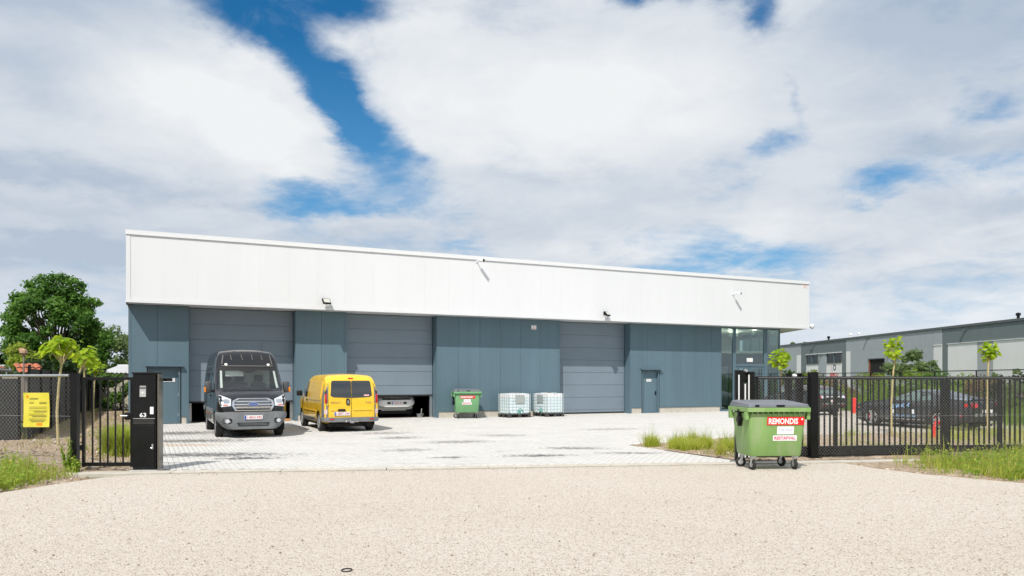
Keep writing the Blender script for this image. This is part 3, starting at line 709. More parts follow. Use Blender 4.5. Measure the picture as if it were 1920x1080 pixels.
PG = thing('pedestrian_gate', 'narrow black bar gate beside the numbered pillar', 'gate', (-8.36, 14.66, 0), R(1.2))
gw = 1.08
mb = MB(); mb.box(.10, .15, -.025, .025, .07, 1.80); mb.box(gw - .06, gw, -.025, .025, .07, 1.80); mb.box(.151, gw - .061, -.025, .025, 1.745, 1.80); mb.box(.151, gw - .061, -.025, .025, .09, .16); mb.obj('frame', BLACK, PG, bevel=.003)
for k in range(5):
    x = .15 + (gw - .06 - .15) * (k + 1) / 6
    mb = MB(); mb.box(x - .0125, x + .0125, -.0125, .0125, .1605, 1.7445); mb.obj('bar', BLACK, PG)
mb = MB(); mb.box(gw - .16, gw + .0, -.05, .04, .98, 1.12); mb.obj('lock_case', BLACK, PG, bevel=.005)
mb = MB(); mb.tube([(gw - .08, -.05, 1.06), (gw - .08, -.10, 1.06), (gw - .21, -.10, 1.06)], .011); mb.obj('handle', STEEL, PG)
mb = MB(); mb.tube([(.09, -.03, .4), (.09, -.03, .5)], .02); mb.tube([(.09, -.03, 1.55), (.09, -.03, 1.65)], .02); mb.obj('hinge', BLACK, PG)
t = thing('gate_post', 'thick black square post on which the narrow pedestrian gate hangs', 'post', (-8.40, 14.66, 0), 0)
mb = MB(); mb.box(-.06, .06, -.06, .06, -.05, 1.87); mb.obj('shaft', BLACK, t, bevel=.004); mb = MB(); mb.box(-.066, .066, -.066, .066, 1.871, 1.885); mb.obj('cap', BLACK, t)

# chain-link mesh: crossing wires bounded by a rectangle in the (u, z) plane
WIRE = M('green_black_wire', (.075, .08, .078), .4, .2); WIREG = M('galvanised_wire', (.34, .34, .34), .45, .4)
def mesh_wires(name, L, z0, z1, pitch, rad, mat, parent, y=0.0, slope=None):
    V = []; Fc = []; H = z1 - z0
    def wire(p, q, off):
        p = np.array(p); q = np.array(q); d = q - p; d = d / np.linalg.norm(d)
        n = np.array([-d[2], 0, d[0]]); b = len(V)
        for e in (p, q):
            for a in (0, 2.094, 4.189): V.append(e + n * rad * math.cos(a) + np.array([0, rad * math.sin(a) + off, 0]))
        for k in range(3): Fc.append((b + k, b + (k + 1) % 3, b + 3 + (k + 1) % 3, b + 3 + k))
    x = -H
    while x < L:
        a0, a1 = max(x, 0), min(x + H, L)
        if a1 - a0 > .01: wire((a0, y, z0 + a0 - x), (a1, y, z0 + a1 - x), rad)
        xr = x + H
        b0, b1 = min(xr, L), max(x, 0)
        if b0 - b1 > .01: wire((b0, y, z0 + xr - b0), (b1, y, z0 + xr - b1), -rad)
        x += pitch
    # knuckled ends standing up along the top
    x = pitch * .5
    while x < L:
        wire((x, y, z1 - .01), (x + .012, y, z1 + .03), 0); x += pitch
    V2 = np.array(V); o = arr_obj(name, V2, np.array(Fc), mat, parent); o['kind'] = 'stuff'; return o

# left chain-link fence with the yellow notice
LF = Vector((-8.47, 14.62, 0)); le = Vector((-1.75, .42, 0)); la = math.atan2(le.y, le.x)
FL = thing('chain_link_fence', 'black chain link fence left of the pedestrian gate with a silver top tube', 'fence', LF, la)
mb = MB(); mb.tube([(0.02, 0, 1.83), (6.2, 0, 1.83)], .026, 8); mb.obj('top_tube', STEEL, FL, smooth=60)
for x in (1.78, 4.2, 6.2):
    mb = MB(); mb.tube([(x, .0, -.05), (x, .0, 1.80)], .034, 8); mb.obj('post', BLACK, FL, smooth=60)
for z in (.95, .12): mb = MB(); mb.tube([(0.02, -.012, z + .1), (6.2, -.012, z + .1)], .003, 4); mb.obj('tension_wire', STEEL, FL)
mesh_wires('wire_mesh', 6.2, .12, 1.80, .085, .0013, WIREG, FL)
NOT = thing('notice', 'yellow printed notice sheet fixed to the chain link fence on the left', 'notice', (-9.14, 14.69, 1.17), R(2))
nm = bpy.data.materials.new('yellow_paper'); nm.use_nodes = True; _t = NT(nm.node_tree); _p = _t.n['Principled BSDF']
_tc = _t.new('ShaderNodeTexCoord'); _n = _t.noise(_tc.outputs['Object'], 4, 4)
_t.l.new(_t.mix(_t.maprange(_n, .35, .65, 0, 1), (.78, .66, .10, 1), (.66, .58, .045, 1)), _p.inputs['Base Color']); _p.inputs['Roughness'].default_value = .35
mb = MB(); n = 8
for i in range(n + 1):
    for j in range(n + 1):
        u, v = i / n, j / n
        curl = .018 * ((abs(u - .5) * 2) ** 3) * ((abs(v - .5) * 2) ** 2) + .004 * math.sin(5 * v + u * 3)
        mb.v.append((-.245 + .49 * u, -.03 - curl, -.33 + .66 * v))
for i in range(n):
    for j in range(n): mb.f.append((i * (n + 1) + j, (i + 1) * (n + 1) + j, (i + 1) * (n + 1) + j + 1, i * (n + 1) + j + 1)); mb.m.append(0)
o = mb.obj('sheet', nm, NOT, smooth=60)
INK = M('olive_ink', (.30, .26, .04), .6); INK2 = M('orange_ink', (.85, .28, .01), .5)
bv = BVHTree.FromPolygons([Vector(v) for v in mb.v], mb.f)
mb2 = MB()
def ink(x0, x1, z, h, mbx): 
    k = 6
    for i in range(k):
        a = x0 + (x1 - x0) * i / k; b = x0 + (x1 - x0) * (i + 1) / k
        def yy(x, zz):
            l, _, _, _ = bv.ray_cast(Vector((x, -2, zz)), Vector((0, 1, 0))); return (l.y if l else -.03) - .003
        mbx.add([(a, yy(a, z), z), (b, yy(b, z), z), (b, yy(b, z + h), z + h), (a, yy(a, z + h), z + h)], [(0, 1, 2, 3)])
for z, h, a, b in ((.20, .03, -.13, .03), (.125, .022, -.14, -.05), (.115, .035, .05, .19), (.05, .012, -.14, .19), (.02, .012, -.14, .18), (-.015, .006, -.14, .2), (-.05, .025, -.05, .19), (-.085, .01, -.14, .15), (-.11, .01, -.14, .19), (-.14, .025, -.08, .19), (-.18, .012, -.14, .17), (-.205, .012, -.14, .18), (-.235, .022, -.10, .14)): ink(a, b, z, h, mb2)
mb2.obj('print', INK, NOT)['kind'] = 'stuff'
mb2 = MB(); ink(.0, .11, -.30, .05, mb2); ink(-.19, -.15, .23, .05, mb2); mb2.obj('emblem', INK2, NOT)

# dark screened boundary fence on the left
SCREEN = M('black_screen_cloth', (.022, .023, .024), .75, 0, .3, 1.2, .5, 200)
SF = thing('screen_fence', 'tall black screened fence running back along the left boundary', 'fence', (-12.4, 19.6, 0), math.atan2(.9015, -.4327))
for k in range(20):
    mb = MB(); mb.box(k * 2.5 - .03, k * 2.5 + .03, -.03, .03, -.05, 2.14 if k == 0 else 2.08); mb.obj('post', BLACK, SF)
for k in range(19):
    mb = MB(); mb.box(k * 2.5 + .032, k * 2.5 + 2.468, .035, .05, .14, 2.04 - .004 * k); mb.obj('screen_panel', SCREEN, SF)
mb = MB(); mb.box(0, 47.5, .0, .03, .0, .135); mb.obj('gravel_board', M('dark_board', (.05, .048, .045), .8), SF)
SF2 = thing('screen_fence', 'low black screened fence at the far left behind the chain link', 'fence', (-12.5, 19.5, 0), math.atan2(-.26, -1))
for k in range(4):
    mb = MB(); mb.box(k * 2.0 + .06, k * 2.0 + .11, -.02, .03, .1, 1.82); mb.obj('post', BLACK, SF2)
    mb = MB(); mb.box(k * 2.0 + .112, k * 2.0 + 2.058, -.005, .008, .22, 1.78); mb.obj('screen_panel', SCREEN, SF2)

# ================================================================ SLIDING GATE ON THE RIGHT
def gl(dd, off=0.0, z=0.0):       # along the gate line; 0 at the big post
    return (6.67 + KX * dd - KY * off, 16.9 + KY * dd + KX * off, z)
GA = math.atan2(KY, KX)
SG = thing('sliding_gate', 'long black sliding bar gate standing open behind the front green waste container', 'gate', gl(-1.25, .22), GA)
GLn = 4.6
mb = MB(); mb.box(0, GLn, -.03, .03, 1.755, 1.825); mb.obj('top_rail', BLACK, SG, bevel=.004)
mb = MB(); mb.box(0, GLn, -.05, .05, .03, .26); mb.obj('bottom_beam', BLACK, SG, bevel=.004)
k = 0; x = .06
while x < GLn - .03:
    wide = k in (0, 14, 34)
    mb = MB(); w = .04 if wide else .0165
    mb.box(x - w, x + w, -w * .8, w * .8, .2605, 1.7545); mb.obj('upright' if wide else 'bar', BLACK, SG); x += .1325; k += 1
BF = thing('bar_fence', 'black bar fence panel carrying on to the right from the sliding gate', 'fence', gl(3.40, .22), GA)
FLn = 9.1
mb = MB(); mb.box(0, FLn, -.03, .03, 1.755, 1.825); mb.obj('top_rail', BLACK, BF, bevel=.004)
mb = MB(); mb.box(0, FLn, -.04, .04, .08, .24); mb.obj('bottom_rail', BLACK, BF, bevel=.004)
x = .05; k = 0
while x < FLn:
    w = .045 if k in (0, 10, 20, 30, 40, 50, 60) else .0165
    mb = MB(); mb.box(x - w, x + w, -w * .8, w * .8, .2405 if w < .02 else -.02, 1.7545); mb.obj('post' if w > .02 else 'bar', BLACK, BF); x += .1325; k += 1
PT = thing('gate_post', 'thick black square post right of the front green waste container', 'post', gl(0, 0), GA)
mb = MB(); mb.box(-.083, .083, -.08, .08, -.05, 1.905); mb.obj('shaft', BLACK, PT, bevel=.004); mb = MB(); mb.box(-.088, .088, -.085, .085, 1.906, 1.92); mb.obj('cap', BLACK, PT); mb = MB(); mb.box(-.14, .14, -.14, .14, 0.012, .03); mb.obj('foot_plate', BLACK, PT)
GP = thing('gate_portal', 'pair of black posts with white guide strips at the end of the sliding gate', 'gate post', gl(-1.62, .05), GA)
for a, b, h in ((-.17, .0, 1.96), (.11, .26, 1.93)):
    mb = MB(); mb.box(a, b, -.05, .05, -.02, h); mb.obj('post', BLACK, GP, bevel=.004)
mb = MB(); mb.box(.005, .105, .0, .04, 1.70, 1.93); mb.box(-.02, .11, -.03, -.005, 1.74, 1.80); mb.obj('catch', BLACK, GP)
for a in (-.115, .03, .115):
    mb = MB(); mb.box(a - .012, a + .012, -.07, -.051, .05, 1.86 if a != .03 else 1.66); mb.obj('guide_strip', SIGNW, GP)
mb = MB(); mb.box(.01, .10, -.004, -.001, .0, 1.66); mb.obj('back_plate', M('post_dark', (.03, .03, .03), .5), GP)
mb = MB(); mb.lathe([(.001, -.03), (.035, -.03), (.035, .03), (.001, .03)], 'y', (.06, -.03, 1.95), 12); mb.obj('roller', STEEL, GP)
GP2 = thing('gate_portal', 'black double guide post of the sliding gate just left of the thick square post', 'gate post', gl(-.24, .34), GA)
for a, b in ((-.20, -.12), (.02, .14)):
    mb = MB(); mb.box(a, b, -.05, .05, -.02, 1.90); mb.obj('post', BLACK, GP2, bevel=.004)
mb = MB(); mb.box(-.119, .019, -.03, .03, 1.80, 1.86); mb.obj('bridge', BLACK, GP2)
mb = MB(); mb.lathe([(.001, -.03), (.045, -.03), (.045, .03), (.001, .03)], 'y', (-.05, -.07, 1.84), 12); mb.obj('roller', SIGNW, GP2)
CL = thing('chain_link_fence', 'chain link mesh stretched along the front of the sliding gate', 'fence', gl(-1.25, .08), GA)
mesh_wires('wire_mesh', 13.6, .06, 1.80, .075, .0016, WIREG, CL)
mb = MB(); mb.tube([(0, 0, 1.80), (13.6, 0, 1.80)], .004, 4); mb.tube([(0, 0, .93), (13.6, 0, .93)], .003, 4); mb.obj('tension_wire', WIREG, CL)

# boundary fence behind the parked cars
RF = thing('boundary_fence', 'thin black wire fence with a top rail in front of the hedge', 'fence', (18.6, 18.2, 0), R(90))
mb = MB(); mb.tube([(0, 0, 2.12), (45, 0, 2.12)], .022, 6); mb.obj('top_rail', BLACK, RF)
for k in range(16):
    mb = MB(); mb.tube([(k * 3.0 + .3, .03, -.05), (k * 3.0 + .3, .03, 2.10)], .03, 6); mb.obj('post', BLACK, RF)
mesh_wires('wire_mesh', 45, .05, 2.10, .11, .0011, WIRE, RF)

# ================================================================ WASTE CONTAINERS
GREEN = M('container_green', (.205, .36, .105), .45, 0, .10, 2.5, dirt=((.34, .38, .24), 2.2, .50, .85), stretch=(1.6, 1.6, .5)); LID = M('lid_grey', (.155, .165, .185), .42, 0, .12, 3)
GREEN2 = M('container_green_faded', (.17, .38, .18), .45, 0, .08, 2.5)
def container(label, loc, rz, green, stickers, levers):
    t = thing('waste_container', label, 'waste container', loc, rz, 'green waste containers')
    bm = bmesh.new(); rings = []
    secs = [(.27, .50, .36), (.30, .515, .38), (.80, .55, .425), (1.10, .575, .455)]
    for z, hx, hy in secs:
        ring = []; r = .07
        for cx, cy, a0 in ((hx - r, hy - r, 0), (-hx + r, hy - r, 90), (-hx + r, -hy + r, 180), (hx - r, -hy + r, 270)):
            for q in range(4):
                a = R(a0 + q * 30); ring.append(bm.verts.new((cx + r * math.cos(a), cy + r * math.sin(a), z)))
        rings.append(ring)
    for a, b in zip(rings[:-1], rings[1:]):
        for i in range(len(a)): bm.faces.new((a[i], a[(i + 1) % len(a)], b[(i + 1) % len(a)], b[i]))
    bm.faces.new(list(reversed(rings[0]))); bm.faces.new(rings[-1])
    me = bpy.data.meshes.new('body'); bmesh.ops.recalc_face_normals(bm, faces=bm.faces); bm.to_mesh(me); bm.free(); me.materials.append(green)
    me.polygons.foreach_set('use_smooth', [True] * len(me.polygons)); me.set_sharp_from_angle(angle=R(40))
    o = link(bpy.data.objects.new('body', me)); o.parent = t
    # rim: collar with lip
    mb = MB()
    mb.box(-.62, .62, -.53, -.50, 1.13, 1.215); mb.box(-.62, .62, .50, .53, 1.13, 1.215); mb.box(-.62, -.59, -.499, .499, 1.13, 1.215); mb.box(.59, .62, -.499, .499, 1.13, 1.215)
    mb.box(-.589, .589, -.499, .499, 1.135, 1.16)
    mb.obj('rim', green, t, bevel=.008)
    for k in range(11):
        x = -.52 + k * .104
        mb = MB(); mb.prism([(-.505, 1.128), (-.455, 1.128), (-.462, 1.06)], x - .007, x + .007, 0, Matrix(((0, 0, 1, 0), (1, 0, 0, 0), (0, 1, 0, 0), (0, 0, 0, 1)))); mb.obj('rib', green, t)
    for sx in (-1, 1):     # side brackets with trunnion levers
        for y0 in (-.47, .36):
            mb = MB(); mb.box(sx * .575, sx * .64, y0, y0 + .11, .98, 1.128); mb.obj('lifting_bracket', green, t, bevel=.01)
    for sx, sy, sz in levers:
        mb = MB(); mb.lathe([(.001, -.05), (.065, -.05), (.065, .05), (.001, .05)], 'x', (sx * .60, sy, sz), 14); mb.box(sx * .57, sx * .64, sy - .03, sy + .03, sz - .13, sz + .20); mb.tube([(sx * .6, sy - .10, sz + .01), (sx * .6, sy + .10, sz + .01)], .025, 8); mb.obj('lever', BLACK, t)
    # lid: shallow dome in two steps with a front lip and handle recess
    mb = MB()
    v = [(-.60, -.53, 1.217), (.60, -.53, 1.217), (.60, .53, 1.217), (-.60, .53, 1.217), (-.575, -.515, 1.275), (.575, -.515, 1.275), (.575, .45, 1.33), (-.575, .45, 1.33), (-.50, -.40, 1.30), (.50, -.40, 1.30), (.50, .36, 1.345), (-.50, .36, 1.345)]
    mb.add(v, [(3, 2, 1, 0), (0, 1, 5, 4), (1, 2, 6, 5), (2, 3, 7, 6), (3, 0, 4, 7), (4, 5, 9, 8), (5, 6, 10, 9), (6, 7, 11, 10), (7, 4, 8, 11), (8, 9, 10, 11)])
    lid = mb.obj('lid', LID, t, bevel=.012)
    mb = MB(); mb.box(-.06, .10, -.538, -.516, 1.235, 1.268); mb.obj('handle', BLACK, lid)
    mb = MB(); mb.box(-.48, -.40, -.535, -.516, 1.235, 1.27); mb.obj('catch', BLACK, lid)
    # castors
    for i, (sx, sy, ang) in enumerate(((-.42, -.28, 12), (.42, -.28, 4), (-.42, .28, 70), (.42, .28, 25))):
        cst = link(bpy.data.objects.new('castor', None)); cst.parent = t; cst.location = (sx, sy, 0); cst.rotation_euler = (0, 0, R(ang))
        mb = MB(); mb.lathe([(.001, -.026), (.09, -.026), (.10, -.016), (.10, .016), (.09, .026), (.001, .026)], 'x', (0, .03, .10), 20); mb.obj('wheel', BLACKR, cst, smooth=50)
        mb = MB(); mb.lathe([(.001, -.03), (.05, -.03), (.05, .03), (.001, .03)], 'x', (0, .03, .10), 12); mb.obj('hub', STEEL, cst)
        mb = MB(); mb.prism([(-.03, .23), (.03, .23), (.055, .10), (.02, .07)], .032, .038, 0, Matrix(((0, 0, 1, 0), (1, 0, 0, 0), (0, 1, 0, 0), (0, 0, 0, 1)))); mb.prism([(-.03, .23), (.03, .23), (.055, .10), (.02, .07)], -.038, -.032, 0, Matrix(((0, 0, 1, 0), (1, 0, 0, 0), (0, 1, 0, 0), (0, 0, 0, 1)))); mb.box(-.04, .04, -.05, .05, .231, .268); mb.obj('fork', STEEL, cst)
    # stickers on the sloping front
    def fy(z): return -(.36 + (z - .27) * (.455 - .36) / .83) - .012
    def stick(x, z, w, h, mat, words):
        s_ = link(bpy.data.objects.new('sticker', None)); s_.parent = t
        up = Vector((0, fy(z + .1) - fy(z), .1)).normalized(); o0 = Vector((x, fy(z), z)); rt = Vector((1, 0, 0)); nn = rt.cross(up)
        m2 = MB(); m2.add([o0 + rt * a + up * b + nn * c for c in (0, .002) for a, b in ((-w / 2, -h / 2), (w / 2, -h / 2), (w / 2, h / 2), (-w / 2, h / 2))], [(4, 5, 6, 7), (0, 1, 5, 4), (1, 2, 6, 5), (2, 3, 7, 6), (3, 0, 4, 7)])
        m2.obj('sticker_sheet', mat, s_)
        for wd, dx, dz, tw, th, m_, bold in words: text_obj(wd, tw, th, m_, s_, o0 + rt * dx + up * dz + nn * .0045, rt, up, bold)
    for st in stickers: stick(*st)
    return t
REDS = M('sticker_red', (.78, .012, .012), .35)
TEAL = M('teal_print', (.08, .35, .38), .5); PBLUE = M('pale_blue_print', (.22, .36, .55), .5); MAG = M('magenta_red_print', (.72, .06, .16), .5)
FRONT_ST = [(.155, .955, .735, .158, REDS, [('REMONDIS', -.045, -.002, .585, .118, SIGNW, .035), ('•', .325, .035, .04, .04, SIGNW, .02)]),
            (.16, .775, .335, .155, SIGNW, [('+', -.115, .02, .03, .03, TEAL, .01), ('de vocht', .03, .015, .22, .042, PBLUE, .0)]),
            (.155, .625, .475, .105, SIGNW, [('RESTAFVAL', 0, 0, .425, .062, MAG, .03)])]
container('large green waste container with grey lid in front of the black gate', (5.08, 15.12, 0), R(4.5), GREEN, FRONT_ST, [(-1, -.05, .97)])
BACK_ST = [(.0, .97, .68, .13, REDS, [('REMONDIS', -.04, 0, .54, .09, SIGNW, .035), ('•', .29, .03, .035, .035, SIGNW, .02)]),
           (-.02, .81, .32, .13, SIGNW, [('de vocht', .0, .015, .2, .035, PBLUE, .0)]), (-.03, .68, .44, .10, SIGNW, [('RESTAFVAL', 0, 0, .39, .055, MAG, .03)])]
p = lw(-2.72, -.85); container('green waste container with grey lid against the grey wall beside the roller door', p, ROT - R(14), GREEN2, BACK_ST, [(-1, -.1, .98), (-1, -.1, .72)])

# ================================================================ TANKS
TANK = bpy.data.materials.new('milky_plastic'); TANK.use_nodes = True; _t = NT(TANK.node_tree); _p = _t.n['Principled BSDF']
_p.inputs['Roughness'].default_value = .3; _tc = _t.new('ShaderNodeTexCoord'); _s = _t.new('ShaderNodeSeparateXYZ'); _t.l.new(_tc.outputs['Object'], _s.inputs[0])
_lvl = _t.maprange(_s.outputs[2], .89, .93, 0, 1)      # liquid level inside the translucent wall
_t.l.new(_t.mix(_lvl, (.73, .84, .87, 1), (.88, .89, .90, 1)), _p.inputs['Base Color']); _p.inputs['Subsurface Weight'].default_value = .15
PALB = M('pallet_plastic', (.055, .053, .05), .7, 0, .3, 6)
CAGE = M('cage_steel', (.58, .62, .63), .35, .3)
def tank(label, loc, rz):
    t = thing('tank', label, 'storage tank', loc, rz, 'caged plastic tanks on pallets')
    mb = MB(); hx, hy = .565, .465
    mb.box(-hx, hx, -hy, hy, .17, 1.10); mb.obj('bottle', TANK, t, bevel=.06)
    pal = link(bpy.data.objects.new('pallet', None)); pal.parent = t
    mb = MB(); mb.box(-.60, .60, -.50, .50, .125, .16); mb.obj('deck', PALB, pal)
    for a in (-.52, 0, .52):
        for b in (-.42, 0, .42):
            mb = MB(); mb.box(a - .08, a + .08, b - .075, b + .075, .03, .124); mb.obj('block', PALB, pal)
    for b in (-.42, 0, .42): mb = MB(); mb.box(-.6, .6, b - .07, b + .07, 0, .0295); mb.obj('runner', PALB, pal)
    for a in (-.55, .55):
        mb = MB(); mb.box(a - .05 if a > 0 else a - .05, a + .05, -.50, -.46, .161, .24); mb.obj('corner_foot', PALB, t)
    X, Y = .585, .485
    for k in range(7):
        z = .22 + k * .142
        mb = MB(); mb.tube([(-X, -Y, z), (X, -Y, z), (X, Y, z), (-X, Y, z), (-X, -Y, z)], .009, 5); mb.obj('cage_ring', CAGE, t)
    xs = [-.57 + k * .19 for k in range(7)]; ys = [-.47 + k * .188 for k in range(6)]
    for x in xs:
        for y in (-Y - .012, Y + .012):
            mb = MB(); mb.tube([(x, y, .16), (x, y, 1.10)], .009, 5); mb.obj('cage_bar', CAGE, t)
    for y in ys:
        for x in (-X - .012, X + .012):
            mb = MB(); mb.tube([(x, y, .16), (x, y, 1.10)], .009, 5); mb.obj('cage_bar', CAGE, t)
    mb = MB(); mb.box(-.58, .58, -.03, .03, 1.101, 1.12); mb.box(-.02, .02, -.48, .48, 1.1205, 1.135); mb.obj('top_bar', CAGE, t)
    mb = MB(); mb.lathe([(.09, 1.101), (.095, 1.15), (.001, 1.152)], 'z', (.12, .0, 0), 16); mb.obj('filler_cap', M('cap_grey', (.2, .2, .2), .5), t)
    mb = MB(); mb.box(-.24, .26, -.512, -.506, .66, 1.02); mb.obj('label_plate', M('dull_plate', (.42, .46, .45), .4, .3), t)
    mb = MB(); mb.lathe([(.001, -.10), (.07, -.10), (.09, -.02), (.16, .0)], 'y', (.05, -.47, .27), 16); mb.obj('outlet', M('valve_green', (.12, .32, .30), .4), t)
    mb = MB(); mb.tube([(.05, -.57, .27), (.05, -.60, .20)], .03, 8); mb.tube([(.0, -.55, .36), (.10, -.55, .36)], .012); mb.obj('valve', M('valve_white', (.7, .7, .7), .4), t)
    return t
g = lw(-.33, -.95); tank('caged white plastic tank on a black pallet, standing left of the pair', g, R(30))
g = lw(1.55, -.80); tank('caged white plastic tank on a black pallet at the edge of the right roller door', g, R(-58))

# ================================================================ SMALL THINGS
def hoop(label, x, y, rz, w, h):
    t = thing('hoop_barrier', label, 'barrier', (x, y, 0), rz)
    mb = MB(); pts = [(-w / 2, 0, -.05), (-w / 2, 0, h - w * .5)] + [(w / 2 * math.cos(R(180 - a)), 0, h - w * .5 + w / 2 * math.sin(R(a))) for a in range(20, 180, 20)] + [(w / 2, 0, h - w * .5), (w / 2, 0, -.05)]
    mb.tube(pts, .045, 10); mb.obj('hoop', RED, t, smooth=60)
RED = M('red_barrier', (.72, .035, .022), .4)
hoop('red steel hoop barrier beside the rear wheel of the black coupe', 12.62, 22.6, R(28), .36, .50)
def bollard(label, x, y, h):
    t = thing('bollard', label, 'bollard', (x, y, 0), 0, 'red bollards')
    mb = MB(); mb.lathe([(.16, 0), (.165, h - .15), (.15, h - .03), (.10, h), (.001, h + .01)], 'z', (0, 0, 0), 14); mb.obj('post', RED, t, smooth=50)
bollard('short red bollard to the right of the dark parked hatchback', 17.9, 39.9, .80); bollard('short red bollard behind the gate seen left of the black posts', 15.3, 41.5, .55)
t = thing('ring', 'small black ring lying on the gravel road in the foreground', 'ring', (-1.515, 6.99, .006), 0)
mb = MB()
N = 28
for k in range(N):
    a = 2 * PI * k / N
    for q in range(6):
        b = 2 * PI * q / 6; rr = .046 + .006 * math.cos(b); mb.v.append((rr * math.cos(a), rr * 1.25 * math.sin(a), .006 * math.sin(b)))
for k in range(N):
    for q in range(6): mb.f.append((k * 6 + q, ((k + 1) % N) * 6 + q, ((k + 1) % N) * 6 + (q + 1) % 6, k * 6 + (q + 1) % 6)); mb.m.append(0)
mb.obj('hoop', BLACKR, t, smooth=60)
t = thing('bucket', 'pale bucket with a stick on the floor inside the middle roller door', 'bucket', lw(-4.35, .85, .005), 0)
mb = MB(); mb.lathe([(.001, 0), (.13, 0), (.17, .16), (.175, .165), (.16, .165), (.12, .02), (.001, .015)], 'z', (0, 0, 0), 16); mb.obj('pail', M('grey_pail', (.35, .36, .36), .5), t, smooth=40)
mb = MB(); mb.tube([(.03, 0, .05), (.08, 0, .42)], .014); mb.obj('stick', M('stick', (.6, .58, .52), .5), t)
t = thing('block', 'small orange brown block at the right foot of the left roller door', 'block', lw(-10.5, .30, .005), ROT)
mb = MB(); mb.box(-.16, .16, -.06, .06, 0, .09); mb.obj('brick', M('orange_clay', (.55, .27, .10), .8), t, bevel=.01)

# ================================================================ VEHICLES
def interp(pts, d):
    if d <= pts[0][0]: return pts[0][1]
    for (a, va), (b, vb) in zip(pts[:-1], pts[1:]):
        if d <= b: return va + (vb - va) * (d - a) / (b - a)
    return pts[-1][1]
def smooth_pts(pts, n=2):
    """corner cutting, keeps the end points"""
    for _ in range(n):
        q = [pts[0]]
        for (a, va), (b, vb) in zip(pts[:-1], pts[1:]):
            q += [(a + .25 * (b - a), va + .25 * (vb - va)), (a + .75 * (b - a), va + .75 * (vb - va))]
        pts = q + [pts[-1]]
    return pts
def loft(stations):
    """stations: list of (x, [(y,z)...] bottom centre to top centre)"""
    V = []; F = []; n = None
    for x, half in stations:
        ring = [(x, y, z) for y, z in half] + [(x, -y, z) for y, z in half[-2:0:-1]]
        n = len(ring); V += ring
    for i in range(len(stations) - 1):
        for k in range(n): F.append((i * n + k, i * n + (k + 1) % n, (i + 1) * n + (k + 1) % n, (i + 1) * n + k))
    h = n // 2
    for base, fl in ((0, False), ((len(stations) - 1) * n, True)):       # end caps in level strips
        for k in range(h):
            q = [k, k + 1, n - k - 1, (n - k) % n]
            q = [base + i for j, i in enumerate(q) if i not in q[:j]]
            F.append(tuple(reversed(q)) if fl else tuple(q))
    return V, F
def apply_bool(o, cutters):
    for c in cutters:
        c.parent = o.parent
        md = o.modifiers.new('cut', 'BOOLEAN'); md.operation = 'DIFFERENCE'; md.object = c; md.solver = 'EXACT'; md.use_self = True
    bpy.context.view_layer.update()
    dg = bpy.context.evaluated_depsgraph_get(); me = bpy.data.meshes.new_from_object(o.evaluated_get(dg))
    o.modifiers.clear(); o.data = me
    for c in cutters: bpy.data.objects.remove(c)
def shade(o, ang=35):
    o.data.polygons.foreach_set('use_smooth', [True] * len(o.data.polygons)); o.data.set_sharp_from_angle(angle=R(ang))

TYRE = M('tyre_rubber', (.028, .027, .025), .85, 0, .3, 9, .3, 90); ALLOY = M('alloy_rim', (.62, .63, .65), .28, .8); DGREY = M('bumper_grey', (.175, .185, .195), .55, 0, .15, 4)
GLD = M('dark_glass', (.010, .013, .014), .03, 0, 0, 1, 0, 1, .35, 1.0, ior=1.6); LENS = M('lamp_clear', (.58, .61, .66), .12, 0, 0, 1, 0, 1, .8); REDL = M('lamp_red', (.50, .012, .012), .15, 0, 0, 1, 0, 1, .6); CHROME = M('chrome', (.78, .79, .80), .15, 1.0)
PLATE = M('plate_white', (.80, .80, .80), .4); PBLU = M('plate_blue', (.02, .06, .42), .4); PRED = M('plate_red', (.55, .03, .05), .5)
WELL = M('wheel_well', (.008, .008, .008), .95); UNDER = M('underbody', (.015, .015, .014), .9)

def wheel(parent, x, y, Rr, wd, spokes, rim_mat, side, caliper=None, dish=.03):
    w = link(bpy.data.objects.new('wheel', None)); w.parent = parent; w.location = (x, y, Rr)
    mb = MB(); r0 = Rr * .68; h = wd / 2
    mb.lathe([(r0, -h * .8), (Rr * .86, -h), (Rr * .96, -h * .92), (Rr, -h * .7), (Rr, h * .7), (Rr * .96, h * .92), (Rr * .86, h), (r0, h * .8), (r0, -h * .8)], 'y', (0, 0, 0), 28); mb.obj('tyre', TYRE, w, smooth=40)
    mb = MB(); o = side * h
    mb.lathe([(r0 * 1.01, o * .85), (r0 * .95, o * .78), (r0 * .9, o * .2), (.001, o * .1)], 'y', (0, 0, 0), 24, 1)
    mb.lathe([(r0 * 1.02, o * .8), (r0 * 1.02, o * .95), (r0 * .92, o * .9), (r0 * .92, o * .7)], 'y', (0, 0, 0), 24)
    mb.lathe([(.001, o * .9), (Rr * .14, o * .88), (Rr * .17, o * .6), (Rr * .17, o * .3)], 'y', (0, 0, 0), 14)
    for k in range(spokes):
        Mx = Matrix.Rotation(2 * PI * k / spokes + .3, 4, 'Y')
        for dx in ((-.02, .02) if spokes <= 6 else (0,)):
            mb.box(dx * 1.0 - .014, dx + .014, min(o * .5, o * .82), max(o * .5, o * .82), .05, r0 * .96, 0, Mx)
    mb.obj('rim', [rim_mat, DARK], w, smooth=30)
    if caliper: 
        mb = MB(); mb.box(.10, .17, min(o * .2, o * .45), max(o * .2, o * .45), -.10, .10); mb.obj('brake_caliper', caliper, w)
    return w
